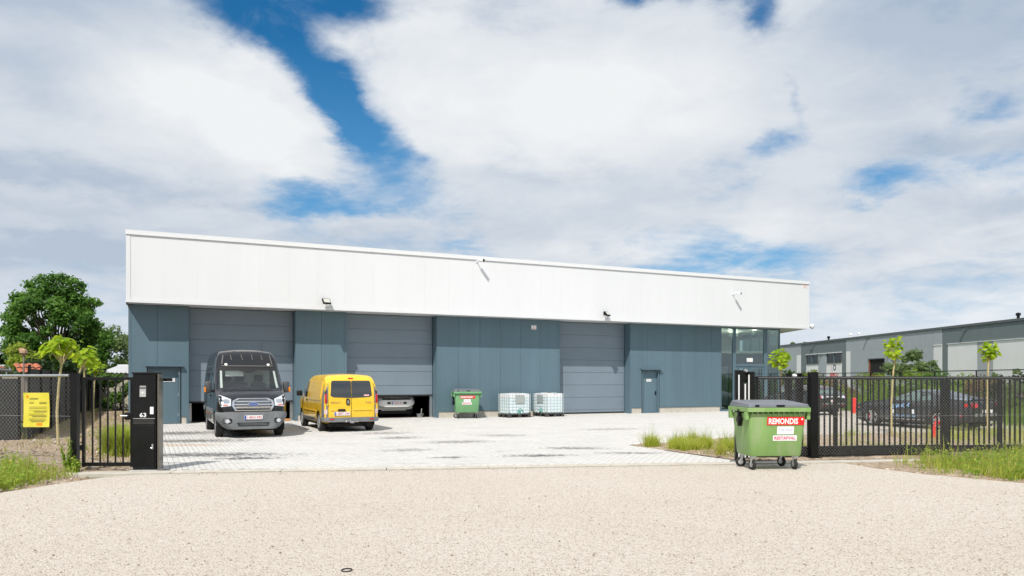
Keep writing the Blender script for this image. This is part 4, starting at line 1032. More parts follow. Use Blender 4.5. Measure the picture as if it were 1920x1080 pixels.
def well(parent, x, y0, y1, Rr, zc):
    mb = MB(); n = 16; pts = [(Rr * math.cos(PI * k / n), Rr * math.sin(PI * k / n)) for k in range(n + 1)]
    pts = [(Rr, -zc + .2)] + pts + [(-Rr, -zc + .2)]
    v = [(x + a, y, zc + b) for y in (y0, y1) for a, b in pts]; m = len(pts)
    mb.add(v, [(k, k + 1, m + k + 1, m + k) for k in range(m - 1)] + [tuple(range(m))])
    return mb
def plate_decal(parent, bvh, axis, u0, v0, text, flip, w=.52, h=.115, name='number_plate'):
    pl = decal(name, PLATE, parent, bvh, [(u0 - w / 2, v0 - h / 2), (u0 + w / 2, v0 - h / 2), (u0 + w / 2, v0 + h / 2), (u0 - w / 2, v0 + h / 2)], axis, .03, .03)
    s = -1 if flip else 1
    a, b = sorted((u0 - s * w / 2 + s * .004, u0 - s * w / 2 + s * .05))
    decal('country_band', PBLU, pl, bvh, [(a, v0 - h / 2 + .004), (b, v0 - h / 2 + .004), (b, v0 + h / 2 - .004), (a, v0 + h / 2 - .004)], axis, .033, .002)
    text_decal(text, w * .82, h * .62, PRED, pl, bvh, axis, u0 + s * .022, v0, .0345, .015, flip)
    return pl

def van_body(sp, paint, root):
    """sp: L, H, half widths, profile lists; x = L/2 - d (front is +x)"""
    L = sp['L']; top = smooth_pts(sp['top'], 2); wp = smooth_pts(sp['w'], 2); belt = sp['belt']
    ds = sorted(set([round(d, 3) for d, _ in top] + [round(k * L / 30, 3) for k in range(31)]))
    ds = [d for i, d in enumerate(ds) if i == 0 or d - ds[i - 1] > .012]
    st = []
    for d in ds:
        zt = interp(top, d); w = interp(wp, d); zb = interp(sp['bot'], d); bz = min(belt, zt - .10); inw = sp['tumble']
        def wy(z): return w - inw * max(0, (z - belt) / (sp['H'] - belt)) ** 1.3 * (1 if zt > belt + .3 else max(0, (zt - belt)) / .3)
        mid = zb + (bz - zb) * .5; r = min(sp['rr'], (zt - bz) * .45 + .02); rc = sp.get('crown', .04)
        hz = zt - r
        half = [(0, zb), (w * .80, zb), (w * .95, zb + .05), (w - .012, zb + .14), (w, mid), (w - .004, bz), (wy((bz + hz) / 2), (bz + hz) / 2), (wy(hz), hz), (wy(hz) - r * .28, zt - r * .45), (wy(hz) - r * .75, zt - r * .10), (wy(hz) - r * 1.35, zt), ((wy(hz) - r) * .5, zt + rc * .75), (0, zt + rc)]
        st.append((L / 2 - d, half))
    V, F = loft(st); rk = sp.get('rake', 0)
    if rk: V = [(x + (rk * (max(0, z - 1.0) / .9) ** 2 if x < -L / 2 + .5 else 0) * min(1, (-L / 2 + .5 - x) / .4), y, z) for x, y, z in V]
    bvh = BVHTree.FromPolygons([Vector(v) for v in V], F)
    mb = MB(); mb.add(V, F); o = mb.obj('body', paint, root)
    return o, bvh
def cut_cyl(x, z, r, y0, y1):
    mb = MB(); mb.lathe([(r, y0), (r, y1)], 'y', (x, 0, z), 32); n = 32
    mb.f.append(tuple(range(n))); mb.m.append(0); mb.f.append(tuple(range(2 * n - 1, n - 1, -1))); mb.m.append(0)
    return mb.obj('cutter', WELL)
def arches(o, root, axles, hw, r):
    cs = []
    for x in axles:
        for s in (1, -1):
            cs.append(cut_cyl(x, r - .05, r, *sorted((s * (hw - .36), s * (hw + .3)))))
    apply_bool(o, cs)
    for x in axles:
        for s in (1, -1):
            well(root, x, s * (hw - .345), s * (hw - .03), r - .008, r - .05).obj('wheel_well', WELL, root)

def rect(a, b, c, d): return [(a, c), (b, c), (b, d), (a, d)]
def rrect(a, b, c, d, r, n=4):
    out = []
    for cx, cy, a0 in ((b - r, c + r, 270), (b - r, d - r, 0), (a + r, d - r, 90), (a + r, c + r, 180)):
        for k in range(n + 1): t = R(a0 + 90 * k / n); out.append((cx + r * math.cos(t), cy + r * math.sin(t)))
    return out

# ---- dark high-roof panel van ----
VANBLK = M('van_black_paint', (.010, .011, .014), .2, 0, 0, 1, 0, 1, .5, .4, dirt=((.06, .056, .05), 1.6, .58, .95))
def dark_van():
    L = 5.95; X = lambda d: L / 2 - d
    t = thing('panel_van', 'dark high roof panel van facing the camera outside the left roller door', 'van', (-9.06, 25.60, 0), R(-64.4))
    sp = dict(L=L, H=2.72, belt=1.45, tumble=.17, rr=.16, crown=.05,
              top=[(0, .92), (.04, 1.02), (.16, 1.20), (.45, 1.33), (.80, 1.45), (1.15, 1.78), (1.47, 2.12), (1.60, 2.30), (1.80, 2.58), (2.10, 2.68), (2.6, 2.70), (5.0, 2.70), (5.85, 2.66), (5.95, 2.60)],
              w=[(0, .84), (.06, .92), (.25, .985), (.6, 1.01), (1.2, 1.03), (5.6, 1.03), (5.95, .99)], bot=[(0, .5), (.57, .5), (.62, .30), (5.9, .32)])
    o, bvh = van_body(sp, VANBLK, t)
    # cabin cavity behind the windscreen
    ws = [(X(.86), 1.47), (X(1.10), 1.30), (X(2.30), 1.00), (X(2.30), 2.10), (X(1.46), 2.055), (X(.80), 1.50), (X(.70), 1.62), (X(.74), 1.50)]
    mb = MB(); prof = [(X(.90), 1.44), (X(1.25), 1.02), (X(2.35), 1.02), (X(2.35), 2.13), (X(1.50), 2.075), (X(1.30), 2.16), (X(.60), 1.5)]
    Mz = Matrix(((1, 0, 0, 0), (0, 0, 1, 0), (0, 1, 0, 0), (0, 0, 0, 1)))
    mb.prism(prof, -.865, .865, 0, Mz); cc = mb.obj('cutter', DARK)
    # side window holes so that daylight reaches the seats
    mb = MB(); mb.prism([(X(1.35), 1.46), (X(2.25), 1.42), (X(2.25), 2.0), (X(1.68), 2.0)], -1.3, 1.3, 0, Mz); cs2 = mb.obj('cutter', DARK)
    apply_bool(o, [cc, cs2])
    arches(o, t, (X(1.02), X(4.77)), 1.03, .43); shade(o, 32)
    WG = glass_mat('windscreen_glass', (.86, .92, .90), .055)
    w_out = [(-.775, 1.475), (.775, 1.475), (.735, 2.07), (-.735, 2.07)]
    decal('windscreen', WG, t, bvh, [(-.90, 1.445), (.90, 1.445), (.86, 2.10), (-.86, 2.10)], 'front', .006, .004)
    BLKT = M('black_trim', (.012, .012, .013), .4)
    # black screen border, pale inside pillars
    for sgn in (1, -1): decal('pillar_trim', M('pale_pillar', (.55, .55, .53), .5), t, bvh, [(sgn * .86, 1.50), (sgn * .79, 1.50), (sgn * .765, 2.04), (sgn * .825, 2.04)], 'front', -.03, .004)
    decal('screen_border', BLKT, t, bvh, [(-.86, 2.06), (-.3, 2.06), (-.1, 1.98), (.1, 1.98), (.3, 2.06), (.86, 2.06), (.86, 2.16), (-.86, 2.16)], 'front', .010, .004)
    decal('scuttle', BLKT, t, bvh, [(-.84, 1.415), (.84, 1.415), (.82, 1.478), (-.82, 1.478)], 'front', .010, .01)
    for sgn in (1, -1):
        decal('side_window', GLD if sgn < 0 else WG, t, bvh, [(X(1.22), 1.44), (X(2.28), 1.40), (X(2.28), 2.03), (X(1.64), 2.03)], 'side+' if sgn > 0 else 'side-', .005, .004)
    # cabin: dash, wheel, seats, rear wall
    INT = M('cabin_grey', (.16, .17, .17), .8); SEAT = M('seat_cloth', (.03, .03, .033), .9); INTP = M('cabin_pale', (.5, .53, .5), .8)
    cab = link(bpy.data.objects.new('cabin', None)); cab.parent = t
    mb = MB(); mb.prism([(X(.92), 1.43), (X(1.28), 1.035), (X(1.75), 1.035), (X(1.68), 1.38), (X(1.25), 1.47)], -.78, .78, 0, Mz); mb.obj('dashboard', INTP, cab, bevel=.03)
    mb = MB(); mb.box(X(2.33), X(2.30), -.79, .79, 1.03, 2.08); mb.obj('bulkhead', M('bulkhead', (.38, .43, .41), .7), cab)
    for y in (.42, -.15, -.55):
        mb = MB(); mb.box(X(2.26), X(2.10), y - .23, y + .23, 1.03, 1.66); mb.box(X(2.24), X(2.12), y - .13, y + .13, 1.69, 1.90); mb.obj('seat', SEAT, cab, bevel=.05)
    mb = MB(); N = 24
    Mx = Matrix.Translation((X(1.62), .42, 1.50)) @ Matrix.Rotation(R(58), 4, 'Y')
    pts = [Mx @ Vector((.20 * math.cos(2 * PI * k / N), .20 * math.sin(2 * PI * k / N), 0)) for k in range(N + 1)]
    mb.tube(pts, .017, 6); mb.obj('steering_wheel', SEAT, cab, smooth=60)
    mb = MB(); mb.box(X(1.58), X(1.50), -.66, -.12, 1.86, 2.03); mb.obj('sun_visor', M('visor', (.7, .7, .68), .7), cab)
    # bumper
    st = []
    for d, w in ((-.05, .70), (-.03, .84), (.03, .93), (.15, .99), (.35, 1.028), (.57, 1.045)):
        z0, z1 = .27, .79 + .0 * d
        st.append((X(d), [(0, z0), (w * .70, z0), (w * .80, z0 + .06), (w * .93, z0 + .22), (w, z1 - .16), (w, z1 - .06), (w - .03, z1 - .01), (w - .12, z1), (0, z1)]))
    V, F = loft(st); mb = MB(); mb.add(V, F); bp = mb.obj('front_bumper', DGREY, t, smooth=35)
    bb = BVHTree.FromPolygons([Vector(v) for v in V], F)
    lo = decal('lower_grille', BLKT, bp, bb, [(-.42, .36), (.42, .36), (.47, .47), (-.47, .47)], 'front', .004, .01)
    for z in (.40, .435): decal('grille_bar', DGREY, bp, bb, rect(-.40, .40, z - .006, z + .006), 'front', .012, .012)
    for s in (1, -1):
        a, b = sorted((s * .60, s * .86)); decal('fog_recess', BLKT, bp, bb, rrect(a, b, .44, .60, .06), 'front', .004, .01)
        decal('fog_lamp', LENS, bp, bb, rrect(s * .73 - .06, s * .73 + .06, .46, .58, .058), 'front', .012, .012)
    plate_decal(bp, bb, 'front', 0, .625, '1-SKX-392', False)
    # grille
    gp = [(-.50, .83), (.50, .83), (.585, .98), (.56, 1.12), (.42, 1.19), (-.42, 1.19), (-.56, 1.12), (-.585, .98)]
    gr = decal('grille', BLKT, t, bvh, gp, 'front', .025, .03)
    sc = lambda k: [(y * k, 1.01 + (z - 1.01) * k) for y, z in gp]
    outer, inner = sc(1.04), sc(.93)
    for i in range(8):
        j = (i + 1) % 8; decal('grille_frame', CHROME, gr, bvh, [outer[i], outer[j], inner[j], inner[i]], 'front', .045, .03)
    for z, wd in ((.925, .53), (1.01, .54), (1.10, .50)):
        decal('grille_bar', CHROME, gr, bvh, rect(-wd, wd, z - .018, z + .018), 'front', .042, .03)
    for z in (.885, .965, 1.055, 1.145): decal('grille_bar', M('dull_chrome', (.30, .31, .32), .3, .8), gr, bvh, rect(-.48, .48, z - .009, z + .009), 'front', .034, .02)
    el = lambda a, b, n=20: [(a * math.cos(2 * PI * k / n), 1.015 + b * math.sin(2 * PI * k / n)) for k in range(n)]
    decal('badge_ring', CHROME, gr, bvh, el(.145, .062), 'front', .055, .02); decal('badge', M('badge_blue', (.03, .07, .25), .3), gr, bvh, el(.128, .050), 'front', .060, .01)
    text_decal('Ford', .15, .052, CHROME, gr, bvh, 'front', 0, 1.013, .066, .0, False, .2)
    for s in (1, -1):
        hl = decal('headlight', LENS, t, bvh, [(s * .63, .97), (s * .90, .94), (s * .955, 1.10), (s * .945, 1.30), (s * .86, 1.27), (s * .62, 1.17)], 'front', .015, .02)
        decal('reflector', CHROME, hl, bvh, rrect(s * .76 - .09, s * .76 + .09, 1.05, 1.17, .05), 'front', .022, .008); decal('indicator', M('amber_red', (.6, .16, .10), .3), hl, bvh, rect(*sorted((s * .72, s * .86)), .975, 1.01), 'front', .022, .006)
        decal('bonnet_vent', BLKT, t, bvh, [(X(.72), s * .22), (X(.72), s * .62), (X(.66), s * .60), (X(.66), s * .24)], 'top', .008, .01)
        decal('bonnet_seam', BLKT, t, bvh, [(X(.18), s * .86), (X(.80), s * .90), (X(.80), s * .912), (X(.18), s * .872)], 'top', .004, .004)
        # mirrors
        mi = link(bpy.data.objects.new('mirror', None)); mi.parent = t
        mb = MB(); mb.box(X(1.42), X(1.24), s * 1.07, s * 1.27, 1.34, 1.70); mb.obj('mirror_housing', M('mirror_grey', (.07, .072, .078), .5), mi, bevel=.05, smooth=40)
        mb = MB(); mb.box(X(1.36), X(1.28), s * .98, s * 1.10, 1.36, 1.44); mb.obj('mirror_arm', BLKT, mi)
        mb = MB(); mb.box(X(1.33), X(1.215), s * 1.235, s * 1.29, 1.36, 1.52); mb.obj('indicator', ORANGE, mi, bevel=.02)
        decal('roof_marker', M('marker_white', (.75, .75, .72), .3), t, bvh, rrect(s * .64 - .045, s * .64 + .045, 2.20, 2.27, .034), 'front', .03, .03)
        # side rubbing strip and rear-of-door seams
        sd = 'side+' if s > 0 else 'side-'
        decal('side_moulding', DGREY, t, bvh, rect(X(4.2), X(1.55), .70, .84), sd, .02, .02); decal('side_moulding', DGREY, t, bvh, rect(X(5.9), X(5.3), .70, .84), sd, .02, .02)
        decal('door_seam', BLKT, t, bvh, rect(X(2.42), X(2.40), .5, 2.2), sd, .003, .003); decal('door_handle', BLKT, t, bvh, rect(X(2.36), X(2.18), 1.22, 1.27), sd, .03, .03)
        for z in (2.2, 2.0): decal('panel_crease', M('crease_dust', (.14, .13, .12), .5), t, bvh, rect(X(5.6), X(2.7), z, z + .012), sd, .006, .006)
        for d in (2.75, 3.6, 4.5): decal('side_marker', ORANGE, t, bvh, rect(X(d) - .04, X(d) + .04, .62, .66), sd, .012, .012)
        decal('tail_light', REDL, t, bvh, rect(*sorted((s * .86, s * .97)), .95, 1.75), 'rear', .01, .02)
    if True:   # yellow reflective patch on the side by the bumper
        decal('yellow_flash', M('yellow_flash', (.80, .50, .02), .4), t, bvh, [(X(.80), .80), (X(.36), .78), (X(.30), 1.02), (X(.52), 1.10)], 'side+', .014, .006)
    # raised ribs of the roof bulge
    for y0, yb in ((-.20, -.13), (.13, .17), (.42, .47), (-.50, -.47)):
        decal('roof_rib', M('rib_dust', (.12, .115, .105), .5), t, bvh, [(yb - .008, 2.38), (yb + .012, 2.38), (y0 + .012, 2.66), (y0 - .008, 2.66)], 'front', .014, .02)
    for s in (1, -1): decal('roof_rib', M('rib_dust', (.12, .115, .105), .5), t, bvh, [(s * .745, 2.24), (s * .775, 2.24), (s * .70, 2.68), (s * .67, 2.68)], 'front', .012, .02)
    decal('roof_lip', M('rib_dust', (.12, .115, .105), .5), t, bvh, rect(-.78, .78, 2.175, 2.20), 'front', .03, .03)
    decal('dust_band', M('roof_dust', (.34, .33, .30), .8), t, bvh, [(-.73, 2.655), (.73, 2.655), (.70, 2.70), (-.70, 2.70)], 'front', .006, .006)
    mb = MB(); mb.tube([(X(1.75), .50, 2.5), (X(1.80), .46, 2.98)], [.008, .004], 5); mb.obj('aerial', BLKT, t)
    mb = MB(); mb.tube([(X(.80), .05, 1.475), (X(.98), .60, 1.58)], .012, 5); mb.tube([(X(.80), -.62, 1.475), (X(.98), -.05, 1.55)], .012, 5); mb.obj('wiper', BLKT, t)
    mb = MB(); mb.box(X(5.7), X(.4), -.75, .75, .20, .30); mb.obj('chassis', UNDER, t)
    for d in (1.02, 4.77):
        for s in (1, -1): wheel(t, X(d), s * .88, .36, .235, 10, M('steel_rim', (.30, .31, .32), .4, .5), s)
    return t
dark_van()

# ---- low panel vans: the yellow one seen from behind, a white one inside ----
def low_van(label, loc, rz, paint, rear, group=None):
    L = 4.78; X = lambda d: L / 2 - d
    t = thing('panel_van', label, 'van', loc, rz)
    sp = dict(L=L, H=1.93, rake=.17, belt=1.12, tumble=.15, rr=.15, crown=.035,
              top=[(0, .72), (.05, .85), (.25, .98), (.75, 1.13), (1.05, 1.30), (1.60, 1.72), (1.95, 1.89), (2.5, 1.93), (4.2, 1.92), (4.68, 1.86), (4.78, 1.72)],
              w=[(0, .72), (.08, .82), (.3, .90), (.8, .945), (4.3, .95), (4.62, .94), (4.78, .90)], bot=[(0, .30), (.3, .24), (4.3, .27), (4.78, .36)] if rear else [(0, .56), (.42, .50), (.47, .30), (4.78, .36)])
    o, bvh = van_body(sp, paint, t)
    arches(o, t, (X(.84), X(3.94)), .95, .385); shade(o, 32)
    BLKT = M('black_trim', (.012, .012, .013), .4)
    decal('windscreen', GLD, t, bvh, [(-.74, 1.16), (.74, 1.16), (.66, 1.74), (-.66, 1.74)], 'front', .006, .01)
    for s in (1, -1):
        sd = 'side+' if s > 0 else 'side-'
        decal('side_window', GLD, t, bvh, [(X(1.15), 1.16), (X(1.98), 1.12), (X(1.98), 1.70), (X(1.62), 1.70)], sd, .006, .01)
        decal('door_seam', BLKT, t, bvh, rect(X(2.10), X(2.085), .45, 1.75), sd, .003, .003)
        decal('door_handle', BLKT, t, bvh, rrect(X(2.04), X(1.90), 1.0, 1.06, .025), sd, .025, .02)
        decal('sill_moulding', DGREY, t, bvh, rect(X(3.50), X(1.28), .29, .45), sd, .018, .02)
        decal('side_crease', paint, t, bvh, rect(X(3.55), X(1.3), .66, .70), sd, .02, .02)
        decal('cargo_panel', paint, t, bvh, rrect(X(4.35), X(2.25), 1.05, 1.70, .08), sd, .018, .018)
        mi = link(bpy.data.objects.new('mirror', None)); mi.parent = t
        mb = MB(); mb.box(X(1.40), X(1.24), s * 1.0, s * 1.20, 1.16, 1.36); mb.obj('mirror_housing', BLKT, mi, bevel=.04, smooth=40)
        mb = MB(); mb.box(X(1.34), X(1.28), s * .90, s * 1.02, 1.15, 1.22); mb.obj('mirror_arm', M('mirror_foot', (.5, .5, .5), .4), mi)
        decal('headlight', LENS, t, bvh, [(s * .50, .90), (s * .80, .91), (s * .84, 1.02), (s * .60, .98)], 'front', .012, .02)
        # rear corner: grey column with tall lamp between body-coloured clips
        a, b = sorted((s * .785, s * .925))
        col = decal('corner_column', M('column_grey', (.19, .195, .20), .5), t, bvh, [(s * .80, .36), (s * .915, .36), (s * .925, 1.2), (s * .845, 1.78), (s * .745, 1.78), (s * .79, 1.2)], 'rear', .012, .02)
        decal('corner_column', M('column_grey', (.19, .195, .20), .5), t, bvh, [(X(4.74), .36), (X(4.50), .36), (X(4.56), .95), (X(4.62), 1.75), (X(4.74), 1.75)], sd, .012, .02)
        tl = decal('tail_light', REDL, t, bvh, [(s * .825, .98), (s * .89, .98), (s * .885, 1.28), (s * .825, 1.28)], 'rear', .03, .03)
        decal('tail_light_dark', BLKT, tl, bvh, [(s * .825, 1.281), (s * .885, 1.281), (s * .87, 1.45), (s * .81, 1.45)], 'rear', .03, .03)
        decal('clip', paint, t, bvh, rect(*sorted((s * .775, s * .90)), 1.47, 1.53), 'rear', .04, .04); decal('clip', paint, t, bvh, rect(*sorted((s * .79, s * .925)), .90, .955), 'rear', .04, .04)
        decal('fog_lamp', M('lamp_pink', (.72, .55, .52), .3), t, bvh, rect(*sorted((s * .81, s * .905)), .60, .76), 'rear', .03, .03)
    if rear:
        rw = [(-.70, 1.22), (-.61, 1.17), (-.014, 1.14), (-.014, 1.72), (-.62, 1.72), (-.66, 1.68)]
        decal('rear_window', GLD, t, bvh, rw, 'rear', .012, .014); decal('rear_window', GLD, t, bvh, [(-y, z) for y, z in reversed(rw)], 'rear', .012, .014)
        decal('door_gap', M('gap_shadow', (.10, .07, .01), .8), t, bvh, rect(-.008, .008, .44, 1.80), 'rear', .004, .003)
        for s in (1, -1): decal('door_gap', M('gap_shadow', (.10, .07, .01), .8), t, bvh, rect(*sorted((s * .772, s * .784)), .44, 1.76), 'rear', .004, .003)
        decal('high_brake_light', REDL, t, bvh, rrect(-.09, .09, 1.775, 1.82, .02), 'rear', .02, .02)
        # the sticker sits low in the right window as seen from behind (right is -y)
        decal('window_sticker', M('sticker_pink', (.8, .45, .45), .5), t, bvh, rect(-.60, -.42, 1.20, 1.25), 'rear', .03, .004)
        h = decal('handle', BLKT, t, bvh, rrect(.06, .18, .90, 1.12, .05), 'rear', .03, .03); decal('badge', CHROME, h, bvh, [(.12, 1.09), (.155, 1.01), (.12, .93), (.085, 1.01)], 'rear', .04, .01)
        text_decal('RENAULT', .34, .05, M('badge_dull', (.28, .25, .18), .3, .6), t, bvh, 'rear', .53, .99, .02, .01, True)
        text_decal('Trafic', .22, .07, M('badge_dull', (.28, .25, .18), .3, .6), t, bvh, 'rear', -.58, .99, .02, .0, True, .25)
        decal('number_light', BLKT, t, bvh, [(.20, .70), (.46, .70), (.44, .77), (.22, .77)], 'rear', .05, .05)
        decal('door_crease', paint, t, bvh, rect(-.70, -.06, .72, .755), 'rear', .022, .022); decal('door_crease', paint, t, bvh, rect(.48, .70, .72, .755), 'rear', .022, .022)
        plate_decal(t, bvh, 'rear', .32, .615, '1-EKT-109', True)
        st = []
        for d, w in ((4.50, .965), (4.70, .955), (4.82, .92), (4.86, .84)):
            st.append((X(d), [(0, .34), (w * .9, .34), (w, .37), (w, .475), (w * .96, .49), (0, .49)]))
        V, F = loft(st); mb = MB(); mb.add(V, F); bp = mb.obj('rear_bumper', DGREY, t, smooth=35); bb = BVHTree.FromPolygons([Vector(v) for v in V], F)
        for s in (1, -1): decal('reflector', REDL, bp, bb, rect(*sorted((s * .60, s * .74)), .415, .455), 'rear', .012, .012)
        mb = MB(); mb.box(X(4.9), X(4.6), -.06, .06, .30, .36); mb.tube([(X(4.86), .05, .34), (X(4.98), .08, .34), (X(5.0), .10, .40)], .022, 8); mb.box(X(4.9), X(4.8), -.22, .10, .33, .345); mb.obj('tow_bar', STEEL, t)
        mb = MB(); mb.lathe([(.001, -.035), (.025, -.025), (.035, 0), (.025, .025), (.001, .035)], 'z', (X(5.0), .22, .37), 12); mb.box(X(5.0), X(4.8), .20, .24, .33, .35); mb.obj('tow_ball', STEEL, t)
    else:
        decal('grille', BLKT, t, bvh, [(-.66, .80), (.66, .80), (.66, .885), (-.66, .885)], 'front', .02, .03)
        st = []
        for d, w in ((-.05, .62), (-.02, .76), (.06, .86), (.25, .93), (.48, .965)):
            st.append((X(d), [(0, .50), (w * .75, .50), (w * .92, .56), (w, .64), (w, .76), (w - .06, .82), (0, .82)]))
        V, F = loft(st); mb = MB(); mb.add(V, F); bp = mb.obj('front_bumper', paint, t, smooth=35); bb = BVHTree.FromPolygons([Vector(v) for v in V], F)
        for a in (-.46, .30): decal('air_inlet', BLKT, bp, bb, rrect(a, a + .16, .63, .73, .03), 'front', .006, .01)
        plate_decal(bp, bb, 'front', 0, .68, '1-HXX-421', False)
    mb = MB(); mb.box(X(4.6), X(.3), -.70, .70, .17, .28); mb.obj('chassis', UNDER, t)
    for s in (.55, -.5): mb = MB(); mb.box(X(4.6), X(4.56), s - .08, s + .08, .16, .34); mb.obj('mud_flap', UNDER, t)
    for d in (.84, 3.94):
        for s in (1, -1): wheel(t, X(d), s * .82, .318, .215, 8, M('steel_rim_light', (.5, .51, .52), .35, .5), s)
    return t
YEL = M('van_yellow', (.86, .54, .03), .28, 0, .02, 2, 0, 1, .6); VWHITE = M('van_white', (.72, .72, .71), .3, 0, .02, 2, 0, 1, .5)
low_van('yellow panel van seen from behind, parked right of the dark van', (-6.43, 27.80, 0), R(115.6), YEL, True)
p = lw(-5.5, 3.15, .004); low_van('white van standing inside behind the half open middle roller door', p, R(-64.4), VWHITE, False)

# ---- parked cars ----
def car_body(sp, paint, root):
    L = sp['L']; top = smooth_pts(sp['top'], 2); belt = smooth_pts(sp['belt'], 2); wp = smooth_pts(sp['w'], 2)
    ds = sorted(set([round(d, 3) for d, _ in top] + [round(k * L / 34, 3) for k in range(35)]))
    ds = [d for i, d in enumerate(ds) if i == 0 or d - ds[i - 1] > .012]
    st = []
    for d in ds:
        zt = interp(top, d); bz = min(interp(belt, d), zt - .03); w = interp(wp, d); zb = interp(sp['bot'], d); cab = max(0, min(1, (zt - bz - .06) / .28))
        wr = w * (1 - .30 * cab) ; sh = w * .965
        hm = bz + (zt - bz) * .55
        half = [(0, zb), (w * .80, zb), (w * .95, zb + .05), (w * .985, zb + .16), (w, zb + (bz - zb) * .62), (w * .985, bz - .05), (sh, bz), (sh + (wr - sh) * .50, hm), (wr + .0, bz + (zt - bz) * .86), (wr * .90, zt - .012 * (1 + cab)), (wr * .55, zt + .012), (0, zt + .02)]
        st.append((L / 2 - d, half))
    V, F = loft(st); bvh = BVHTree.FromPolygons([Vector(v) for v in V], F)
    mb = MB(); mb.add(V, F); o = mb.obj('body', paint, root); return o, bvh
CARBLK = M('car_black_paint', (.030, .032, .036), .2, 0, 0, 1, 0, 1, .8)
def coupe():
    L = 4.78; X = lambda d: L / 2 - d
    t = thing('parked_car', 'black fastback coupe with blue lettering on its door, parked behind the gate', 'car', (15.19, 28.16, 0), R(115.6), 'black cars parked behind the gate')
    sp = dict(L=L, top=[(0, .62), (.10, .78), (.5, .92), (1.0, .98), (1.62, 1.03), (2.30, 1.345), (2.75, 1.385), (3.25, 1.34), (3.85, 1.16), (4.25, 1.08), (4.62, 1.07), (4.70, 1.02), (4.78, .78)],
              belt=[(0, .58), (.12, .72), (.6, .84), (1.6, .94), (3, .97), (3.8, 1.01), (4.4, 1.01), (4.78, .8)], w=[(0, .70), (.10, .82), (.4, .92), (1.0, .955), (2.4, .94), (3.6, .965), (4.4, .93), (4.78, .86)], bot=[(0, .22), (.3, .16), (4.3, .2), (4.78, .34)])
    o, bvh = car_body(sp, CARBLK, t); ax = (X(.93), X(3.65)); arches(o, t, ax, .955, .375); shade(o, 32)
    BLKT = M('black_trim', (.012, .012, .013), .4)
    decal('windscreen', GLD, t, bvh, [(-.70, 1.06), (.70, 1.06), (.58, 1.32), (-.58, 1.32)], 'front', .006, .01)
    decal('rear_window', GLD, t, bvh, [(X(3.15), -.52), (X(3.15), .52), (X(4.0), .62), (X(4.0), -.62)], 'top', .006, .008)
    SEAT = M('seat_cloth', (.03, .03, .033), .9)
    BL2 = M('livery_blue', (.30, .52, .85), .4); WL = M('livery_white', (.75, .78, .82), .4)
    for s in (1, -1):
        sd = 'side+' if s > 0 else 'side-'
        decal('side_window', GLDG, t, bvh, [(X(1.72), 1.0), (X(2.88), 1.0), (X(2.86), 1.30), (X(2.4), 1.295), (X(2.15), 1.235)], sd, .006, .008)
        decal('quarter_window', GLDG, t, bvh, [(X(2.96), 1.01), (X(3.42), 1.04), (X(3.30), 1.18), (X(2.97), 1.28)], sd, .006, .008)
        decal('door_seam', BLKT, t, bvh, rect(X(2.98), X(2.968), .38, .98), sd, .003, .003); decal('door_seam', BLKT, t, bvh, rect(X(1.68), X(1.668), .38, .92), sd, .003, .003)
        decal('sill', M('sill_grey', (.30, .30, .30), .4), t, bvh, rect(X(3.1), X(1.5), .30, .335), sd, .02, .02)
        decal('body_crease', M('crease_light', (.08, .082, .088), .2), t, bvh, [(X(1.45), .79), (X(4.2), .90), (X(4.2), .915), (X(1.45), .805)], sd, .006, .006)
        f = s < 0
        text_decal('DE VOCHT', .95, .15, BL2, t, bvh, sd, X(2.15), .80, .012, .03, s > 0, .0, (.10 if s > 0 else -.10))
        decal('livery_panel', WL, t, bvh, rect(X(1.95), X(1.70), .52, .66), sd, .009, .004); decal('livery_panel', WL, t, bvh, rect(X(2.72), X(2.55), .52, .68), sd, .009, .004)
        text_decal('WWW.DEVOCHT.NET', 1.15, .075, BL2, t, bvh, sd, X(2.28), .44, .012, .02, s > 0)
        mb = MB(); mb.box(X(1.95), X(1.80), s * .98, s * 1.12, .98, 1.10); mb.obj('mirror', CARBLK, t, bevel=.03, smooth=40)
        a, b = sorted((s * .46, s * .85))
        decal('tail_panel', BLKT, t, bvh, rect(*sorted((s * .02, s * .86)), .78, .96), 'rear', .008, .01)
        for k in range(3):
            u = s * (.56 + k * .105); decal('tail_light', REDL, t, bvh, [(u - .042, .80), (u + .042, .80), (u + .042 - s * .02, .945), (u - .042 - s * .02, .945)], 'rear', .03, .03)
        decal('tail_light', REDL, t, bvh, [(X(4.68), .82), (X(4.52), .84), (X(4.56), .93), (X(4.68), .94)], sd, .012, .02)
        decal('headlight', LENS, t, bvh, rect(*sorted((s * .55, s * .80)), .66, .74), 'front', .01, .02)
        decal('side_marker', M('amber_red', (.6, .16, .10), .3), t, bvh, rect(X(.34), X(.22), .66, .70), sd, .01, .02); decal('side_reflector', REDL, t, bvh, rect(X(4.55), X(4.35), .50, .53), sd, .01, .02)
    decal('rear_bumper_panel', M('bumper_silver', (.20, .205, .21), .3), t, bvh, rect(-.70, .70, .50, .60), 'rear', .03, .03)
    mb = MB(); mb.box(X(4.74), X(4.52), -.72, .72, 1.105, 1.125); mb.box(X(4.66), X(4.62), -.6, -.56, 1.07, 1.105); mb.box(X(4.66), X(4.62), .56, .6, 1.07, 1.105); mb.obj('spoiler', CARBLK, t, bevel=.008)
    for d in (.93, 3.65):
        for s in (1, -1): wheel(t, X(d), s * .835, .345, .25, 5, ALLOY, s, RED)
    mb = MB(); mb.box(X(4.5), X(.3), -.72, .72, .14, .2); mb.obj('chassis', UNDER, t)
    decal('number_plate', PLATE, t, bvh, rect(-.26, .26, .62, .73), 'rear', .02, .02)
GLDG = M('green_glass', (.10, .16, .14), .04, 0, 0, 1, 0, 1, 0, .9)
coupe()
